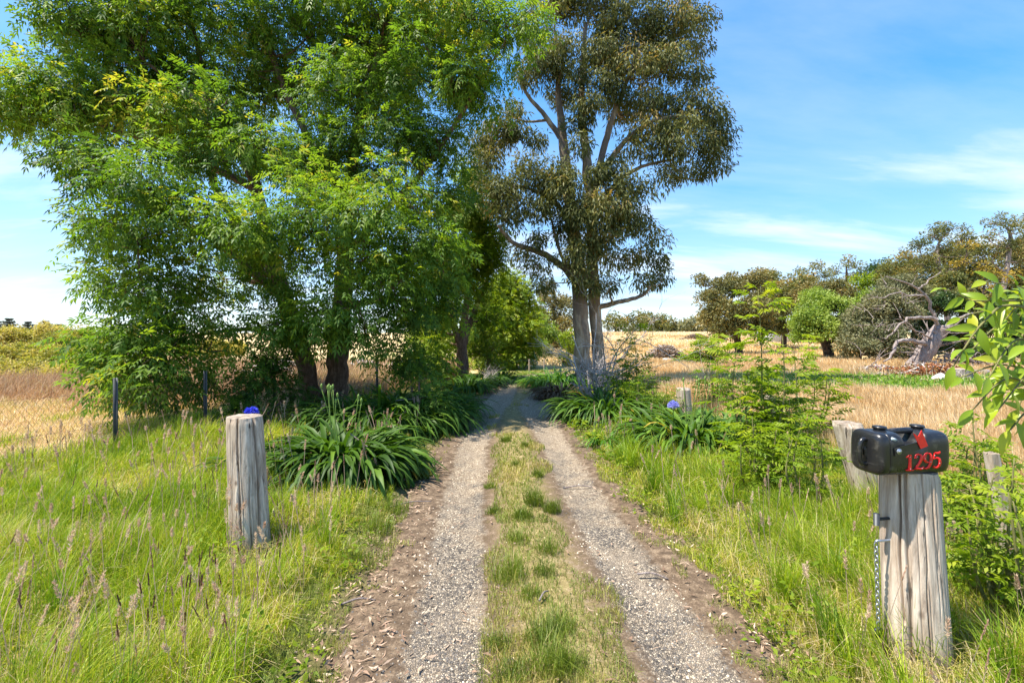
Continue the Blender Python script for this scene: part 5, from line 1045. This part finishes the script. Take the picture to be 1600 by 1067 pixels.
def tall_grass():
    ch = []
    for n, y0, y1 in ((290000, .9, 3.2), (250000, 3.0, 6.5), (140000, 6.0, 15.0)):
        x, y = sample(n, y0, y1, pad=1.8); d = dc_of(x, y); pn = vnoise(x * 1.3, y * 1.3, 21); pn2 = vnoise(x * 4, y * 4, 22); edge_n = (vnoise(x * 2.2, y * 2.2, 23) - .5) * .35
        left = (d < -(1.36 + .08 * np.clip(3.2 - y, 0, 2)) + edge_n) & (x > fence_x(y) - .35 - .6 * pn); right = (d > 1.02 + edge_n * .9) & (x < 3.9 + pn * .5)
        shade = np.hypot(x + 3.6, y - 9.6) < 3.2
        far_cut = np.where(y > 7, (right & (x < 3.6)) | (left & (x < -3.0)), True)
        m = (left | right) & (pn2 > .22) & ~(shade & (rng.random(n) < .85)) & far_cut & keep_ag(x, y)
        x, y, d, pn, pn2 = x[m], y[m], d[m], pn[m], pn2[m]; k = len(x); dist = np.abs(d) - 1.1
        H = (.055 + .19 * sstep(0, .9, dist)) * (.45 + .95 * pn2) * rng.uniform(.4, 1.3, k) * np.where(x > 0, .95, 1.0) * (1 + .35 * sstep(5, 6, y) * (x < -3))
        for qx, qy in ((-1.87, 3.1), (1.9, 1.95)): H = H * (1 - .55 * (np.hypot((x - qx), (y - qy)) < .32))
        W = np.maximum(.0035, .0011 * y) * rng.uniform(.7, 1.5, k); r = np.clip(.50 + .5 * (pn - .5) + .35 * (vnoise(x * 6, y * 6, 27) - .5) + rng.normal(0, .18, k) + .3 * (rng.random(k) < .14) + .5 * (rng.random(k) < .07) + .15 * (dist < .3), 0, 1)
        ch.append(blades(x, y, surf(x, y), H, W, np.clip(rng.normal(.5, .32, k), .02, 1.08), r))
    # flattened dead thatch and stray straw
    x, y = sample(100000, 1.0, 8.0, pad=1.8); d = dc_of(x, y); m = (((d < -1.5) & (x > fence_x(y) - .3)) | ((d > 1.25) & (x < 3.9))) & (vnoise(x * 2.3, y * 2.3, 29) > .30) & keep_ag(x, y, .8); x, y = x[m], y[m]; k = len(x)
    ch.append(blades(x, y, surf(x, y) + .01, rng.uniform(.05, .26, k), np.maximum(.0028, .0009 * y) * rng.uniform(.7, 1.3, k), np.clip(rng.normal(.95, .15, k), .5, 1.1), np.clip(rng.normal(.93, .08, k), .7, 1)))
    # big tufts
    for i in range(230):
        Y = 1.5 * (8 / 1.5) ** rng.random(); side = rng.random() < .55; X = xc(Y) + (-1.5 - rng.random() * 3.2 if side else 1.2 + rng.random() * 2.2); 
        if abs(X) > 1.2 * Y + 1.4: continue
        n = 130; a = rng.uniform(0, 2 * pi, n); q = rng.random(n) * .07; x = X + np.cos(a) * q; y = Y + np.sin(a) * q; hue = rng.uniform(.2, .55)
        ch.append(blades(x, y, surf(x, y), rng.uniform(.12, .4, n) * rng.uniform(.6, 1.15), np.full(n, max(.0045, .0012 * Y)), np.clip(rng.normal(.5, .2, n), .05, .9), np.clip(hue + rng.normal(0, .12, n) + .5 * (rng.random(n) < .06), 0, 1)))
    o = mesh_obj('long_grass', ch, MAT['grass']); tag(o, 'long bright green grass on both driveway verges', 'grass', kind='stuff')
tall_grass()

def short_grass():
    ch = []
    for n, y0, y1 in ((160000, .9, 4.0), (110000, 3.8, 9.0), (80000, 8, 20.0)):
        x, y = sample(n, y0, y1, -.62, .62, 1.0); d = dc_of(x, y); a = np.abs(d); pn = vnoise(x * 3.1, y * 2.2, 31); pn2 = vnoise(x * 9, y * 9, 32)
        midm = (a < .32 + .34 * (pn - .5)) & ~((y > 7.2) & (y < 13.0) & (pn < .85)); ed = (a > .84 + .25 * (pn - .3)) & (a < 2.6)
        bare = (1 - sstep(.95, 1.5, a)); m = (midm & (pn2 > .16)) | (ed & (pn2 > .2 + .36 * bare)); m &= ~((d < 0) & (d > -1.05) & (y < 9) & (pn2 < .8)) | midm
        m &= keep_ag(x, y, .9)
        x, y, d, pn, pn2 = x[m], y[m], d[m], pn[m], pn2[m]; k = len(x); H = rng.uniform(.018, .07, k) * (.6 + .9 * pn) * np.where(np.abs(d) > 1.3, 1.5, 1.0); W = np.maximum(.0028, .00115 * y) * rng.uniform(.7, 1.3, k)
        ctr = np.abs(d) < .4; r = np.clip(np.where(ctr, .34 + .8 * (pn - .42), .35 + .5 * (pn2 - .5)) + rng.normal(0, .15, k), 0, 1)
        ch.append(blades(x, y, surf(x, y), H, W, np.clip(rng.normal(.6, .3, k), .05, 1.1), r))
    o = mesh_obj('short_grass', ch, MAT['shortgrass']); tag(o, 'short yellowing turf between and beside the wheel tracks', 'grass', kind='stuff')
short_grass()

def tussocks():
    lst = [(798, 905, .20, .13), (850, 1005, .16, .11), (862, 1055, .2, .10), (875, 985, .1, .10), (800, 1060, .12, .1), (835, 790, .2, .09), (862, 800, .16, .08), (818, 812, .13, .08), (790, 690, .12, .07), (820, 698, .1, .05), (808, 850, .15, .09), (855, 865, .15, .08), (840, 745, .12, .07), (770, 800, .10, .07), (765, 760, .08, .06), (890, 1050, .12, .09), (830, 935, .1, .08), (850, 900, .12, .08), (805, 730, .1, .05), (780, 1010, .12, .08), (620, 800, .2, .12), (590, 830, .2, .12), (660, 745, .2, .12), (550, 880, .18, .12)]
    for i, (px, py, H, rad) in enumerate(lst):
        Y = F * CH / (py - HY); X = (px - 800) / F * Y; n = 260 if i < 8 else 150; a = rng.uniform(0, 2 * pi, n); q = rng.random(n) ** .7 * rad; x = X + np.cos(a) * q; y = Y + np.sin(a) * q * .8
        yield blades(x, y, surf(x, y), H * rng.uniform(.5, 1.1, n), np.full(n, max(.003, .0009 * Y)), np.clip(rng.normal(.6, .2, n), .05, 1.0), np.clip(rng.uniform(.2, .5) + rng.normal(0, .15, n) + .5 * (rng.random(n) < .08), 0, 1))
o = mesh_obj('tussock_grass', list(tussocks()), MAT['tussock']); tag(o, 'dark green grass tussocks along the middle of the driveway', 'grass', kind='stuff')

def dry_field():
    ch, ch2 = [], []
    # right: ripe golden stand
    x, y = sample(260000, 4.6, 24, -.1, 1.2, 1.8); pn = vnoise(x * .9, y * .9, 41); d = zone_dry(x, y)
    m = (x > 3.4) & (rng.random(len(x)) < d) ; x, y, pn = x[m], y[m], pn[m]; k = len(x)
    ch.append(blades(x, y, surf(x, y), (.26 + .16 * pn) * rng.uniform(.55, 1.15, k), np.maximum(.004, .00115 * y) * rng.uniform(.7, 1.4, k), np.clip(rng.normal(.28, .2, k), .02, .9), np.clip(.5 + .5 * (pn - .5) + rng.normal(0, .2, k), 0, 1)))
    x, y = sample(60000, 22, 100, -.35, .75); pn = .6 * vnoise(x * .13 + .05 * y, y * .06, 42) + .4 * vnoise(x * .5, y * .3, 44); m = (x > -4); x, y, pn = x[m], y[m], pn[m]; k = len(x)
    ch.append(blades(x, y, surf(x, y), .28 * rng.uniform(.5, 1.2, k), .0013 * y * rng.uniform(.7, 1.3, k), np.clip(rng.normal(.3, .2, k), .02, .9), np.clip(.7 + 1.3 * (pn - .5) + rng.normal(0, .2, k), 0, 1)))
    # left: flattened straw near the fence, pinkish stand further off
    x, y = sample(190000, 3.4, 21, -1.2, -.2, 1.8); pn = vnoise(x * .8, y * .8, 43); m = (x < fence_x(y) - .1) & keep_ag(x, y); x, y, pn = x[m], y[m], pn[m]; k = len(x); tall = sstep(8.8, 10.5, y + 2 * (pn - .5))
    H = (.07 + .10 * pn) * (1 - tall) + tall * (.42 + .25 * pn); H = H * rng.uniform(.5, 1.15, k)
    ch2.append(blades(x, y, surf(x, y), H, np.maximum(.004, .0012 * y) * rng.uniform(.7, 1.5, k), np.clip(rng.normal(.45, .25, k) * (1.3 - .5 * tall), .02, 1.1), np.clip(np.where(tall > .5, .42, .8) + .5 * (pn - .5) + rng.normal(0, .2, k), 0, 1)))
    o = mesh_obj('dry_grass', ch, MAT['dry']); tag(o, 'ripe golden grass standing in the right paddock', 'grass', kind='stuff')
    o = mesh_obj('dry_grass', ch2, MAT['pinkdry']); tag(o, 'pinkish straw grass in the left paddock behind netting', 'grass', kind='stuff')
    # green weeds strip on the right and green patches left
    x, y = sample(52000, 11.4, 18, .38, 1.2); g = 1 - zone_dry(x, y); m = (x > 5) & (rng.random(len(x)) < g); x, y = x[m], y[m]; k = len(x); p = np.stack([x, y, surf(x, y) + rng.uniform(.02, .16, k)], 1)
    c3 = [leaf_q(p, rng.normal(0, 1, (k, 3)) + [0, 0, .5], rng.normal(0, 1, (k, 3)) + [0, 0, 1.5], .09, .05, np.clip(rng.normal(.5, .25, k), 0, 1))]
    o = mesh_obj('weeds', c3, MAT['weed']); tag(o, 'low bright green weeds between dry grass and fallen tree', 'weeds', kind='stuff')
    x, y = sample(16000, 4.6, 9.5, -1.2, -.6); pn = vnoise(x * 1.1, y * 1.1, 55); m = (x < fence_x(y)) & (pn > .6); x, y = x[m], y[m]; k = len(x)
    c4 = [blades(x, y, surf(x, y), .2 * rng.uniform(.6, 1.2, k), np.full(k, .007), np.clip(rng.normal(.4, .2, k), .05, .9), np.clip(rng.normal(.5, .2, k), 0, 1))]
    o = mesh_obj('green_grass_patches', c4, MAT['grass']); tag(o, 'green tufts scattered through straw behind the netting', 'grass', kind='stuff')
dry_field()

def verge_weeds():
    ch = []
    for i in range(260):
        y = 1.5 * (8 / 1.5) ** rng.random(); left = rng.random() < .55; x = float(xc(y)) + (-1.25 - rng.random() ** 1.6 * 3 if left else 1.0 + rng.random() ** 1.5 * 2.3)
        if abs(x) > 1.2 * y + .3 or not keep_ag(np.array([x]), np.array([y]))[0]: continue
        n = int(rng.integers(14, 46)); R_ = rng.uniform(.05, .16); H = rng.uniform(.04, .26); a = rng.uniform(0, 2 * pi, n); q = R_ * np.sqrt(rng.random(n)); p = np.stack([x + np.cos(a) * q, y + np.sin(a) * q, 0 * a], 1); p[:, 2] = surf(p[:, 0], p[:, 1]) + rng.random(n) * H
        d = np.stack([np.cos(a), np.sin(a), rng.uniform(-.1, .8, n)], 1) + rng.normal(0, .35, (n, 3)); L = rng.uniform(.022, .05) * rng.uniform(.7, 1.3, n) * max(1, y / 4); ch.append(leaf_q(p, d, rng.normal(0, .5, (n, 3)) + [0, 0, 1.2], L, L * rng.uniform(.35, .6), np.clip(rng.uniform(.2, .9) + rng.normal(0, .12, n), 0, 1)))
    o = mesh_obj('verge_weeds', ch, MAT['ash_bright']); tag(o, 'small broad-leaved weeds mixed into the verge grass', 'weeds', kind='stuff')
verge_weeds()

# seeding grass heads
def seed_heads():
    st, hd = [], []
    def head(x, y, H, L, fluffy, hue, lean):
        z = float(surf(x, y)); a = rng.uniform(0, 2 * pi); b_ = np.array([x, y, z]); e = b_ + np.array([cos(a) * lean * H, sin(a) * lean * H, H]); m = (b_ + e) / 2 + np.array([-cos(a), -sin(a), 0]) * lean * H * .2; c = spline(np.array([b_, m, e]), 5)
        w_ = max(.0016, .0006 * y); s = np.array([1., 0, 0]) * w_
        st.append(quads(c[:-1] - s, c[:-1] + s, c[1:] + s, c[1:] - s, .5)); ax = unit(e - m); n = 70 if fluffy else 44; t_ = rng.random(n); an = rng.uniform(0, 2 * pi, n); rad = unit(np.stack([np.cos(an), np.sin(an), .0 * an], 1))
        base = e + ax * (t_ * L)[:, None]; d = ax + rad * (1.1 if fluffy else .28) * (1 - .6 * t_)[:, None]
        hd.append(leaf_q(base, d, rng.normal(0, 1, (n, 3)), (.020 if fluffy else .014) * max(1, y / 4), (.0035 if fluffy else .005) * max(1, y / 3), np.clip(hue + rng.normal(0, .1, n), 0, 1), 0))
    for i in range(1100):
        y = 1.5 * (8.5 / 1.5) ** rng.random(); left = rng.random() < .78
        if left: x = rng.uniform(max(-1.2 * y - 1.2, fence_x(y) - .3), xc(y) - 1.45)
        else: x = rng.uniform(xc(y) + 1.25, min(1.2 * y, 3.6))
        if not keep_ag(np.array([x]), np.array([y]))[0]: continue
        pn = float(vnoise(x * 1.5, y * 1.5, 77)); 
        if pn < .35: continue
        fl = rng.random() < .55; head(x, y, rng.uniform(.22, .5) * (1 if left else .9), rng.uniform(.04, .10), fl, rng.uniform(.5, .9) if fl else rng.uniform(.2, .8), rng.uniform(.02, .35))
    # dark purple group low left
    for i in range(26): x = rng.uniform(-1.75, -1.28); y = rng.uniform(1.9, 2.6); head(x, y, rng.uniform(.28, .46), .055, False, rng.uniform(0, .15), rng.uniform(.0, .2))
    o = mesh_obj('seed_heads', st + hd, MAT['seed']); tag(o, 'pink and purple-brown seed heads above the verge grass', 'seed heads', kind='stuff')
seed_heads()

# leaf litter, twigs and loose stones
def litter():
    x, y = sample(40000, 1.0, 14, -.8, .8, .8); d = dc_of(x, y); a = np.abs(d); pn = vnoise(x * 3, y * 3, 61)
    pr = np.exp(-((a - 1.12) / .28) ** 2) * np.where(d < 0, 1.0, .6) * (.25 + pn) + .05; m = (rng.random(len(x)) < pr) & (a < 2.4) ; x, y = x[m], y[m]; k = len(x); th = rng.uniform(0, 2 * pi, k); dd = np.stack([np.cos(th), np.sin(th), rng.normal(0, .18, k)], 1); L = rng.uniform(.02, .078, k) * rng.uniform(.5, 1, k); W = rng.uniform(.004, .015, k)
    p = np.stack([x, y, surf(x, y) + rng.uniform(.006, .03, k)], 1); nn = np.tile([0, 0, 1.], (k, 1)) + rng.normal(0, .4, (k, 3)); s = unit(np.cross(unit(dd), nn)); d1 = unit(dd); c1 = p + d1 * (L * .5)[:, None] + s * (L * rng.normal(0, .12, k))[:, None] - np.array([0, 0, 1.]) * (L * .05)[:, None]; e = p + d1 * L[:, None]; w_ = (W / 2)[:, None]
    r = rng.random(k); ch = [quads(p - s * w_ * .2, p + s * w_ * .2, c1 + s * w_, c1 - s * w_, r), quads(c1 - s * w_, c1 + s * w_, e + s * w_ * .1, e - s * w_ * .1, r)]
    o = mesh_obj('leaf_litter', ch, MAT['litter'], None); tag(o, 'curled tan gum leaves littering the driveway edges', 'leaf litter', kind='stuff')
    # small stones
    def stones(n, y0, y1, smin, smax):
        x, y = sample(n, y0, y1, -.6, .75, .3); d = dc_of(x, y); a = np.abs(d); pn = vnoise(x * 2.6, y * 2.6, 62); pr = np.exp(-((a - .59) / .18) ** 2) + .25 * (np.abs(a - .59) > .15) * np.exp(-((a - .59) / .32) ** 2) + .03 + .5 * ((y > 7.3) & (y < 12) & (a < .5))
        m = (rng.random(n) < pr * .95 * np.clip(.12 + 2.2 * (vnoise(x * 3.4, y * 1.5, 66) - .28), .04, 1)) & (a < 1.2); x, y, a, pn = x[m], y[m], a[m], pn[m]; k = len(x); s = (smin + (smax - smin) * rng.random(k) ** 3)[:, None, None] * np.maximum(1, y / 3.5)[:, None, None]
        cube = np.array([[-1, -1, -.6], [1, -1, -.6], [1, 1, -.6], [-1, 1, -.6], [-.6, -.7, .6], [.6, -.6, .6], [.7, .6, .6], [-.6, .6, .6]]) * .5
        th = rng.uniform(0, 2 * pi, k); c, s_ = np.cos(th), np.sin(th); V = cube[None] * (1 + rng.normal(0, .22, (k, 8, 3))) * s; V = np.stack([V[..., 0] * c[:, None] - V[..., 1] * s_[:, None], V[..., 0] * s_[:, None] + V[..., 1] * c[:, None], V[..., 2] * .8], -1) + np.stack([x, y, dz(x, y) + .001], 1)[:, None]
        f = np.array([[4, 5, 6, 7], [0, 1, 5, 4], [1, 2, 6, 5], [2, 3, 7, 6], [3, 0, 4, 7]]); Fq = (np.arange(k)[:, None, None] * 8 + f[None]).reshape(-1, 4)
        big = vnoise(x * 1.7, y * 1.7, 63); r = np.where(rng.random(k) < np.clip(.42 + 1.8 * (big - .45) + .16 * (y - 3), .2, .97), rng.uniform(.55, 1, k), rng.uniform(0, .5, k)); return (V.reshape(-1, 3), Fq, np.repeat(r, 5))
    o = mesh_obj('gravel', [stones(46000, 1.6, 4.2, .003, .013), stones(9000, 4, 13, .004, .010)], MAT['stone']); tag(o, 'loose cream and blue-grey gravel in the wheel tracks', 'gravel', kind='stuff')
litter()
for i, (px, py, L, a, lab) in enumerate([(640, 790, .42, .5, 'curved pale stick lying by the left wheel track'), (905, 760, .34, .1, 'thin dark twig across the right wheel track'), (590, 750, .9, -.6, 'long bleached flower stalk fallen from the largest agapanthus'), (850, 940, .14, 1.1, 'short curled bark piece in the middle turf'), (560, 940, .2, .3, 'bark strip on the leaf litter at lower left'), (1020, 900, .2, -.4, 'small bark strip beside the right wheel track'), (640, 668, .5, .25, 'pale straight stick poking from clump behind ash')]):
    Y = F * CH / (py - HY); X = (px - 800) / F * Y; z = float(surf(X, Y)); zz = .02 + (.22 if i in (2,) else 0) + (.45 if i == 6 else 0); d = np.array([cos(a), sin(a) * .8, 0]) * L / 2; c = np.array([X, Y, z + zz])
    s = spline(np.array([c - d + [0, 0, .22 if i == 2 else 0], c + [0, .03 * L, .02], c + d - [0, 0, .2 if i == 2 else 0]]), 9); o = mesh_obj('stick', [tube(s, np.linspace(.007, .004, 9), 6)], MAT['bark_grey'], None, True, loc=(X, Y, z)); tag(o, lab, 'stick')
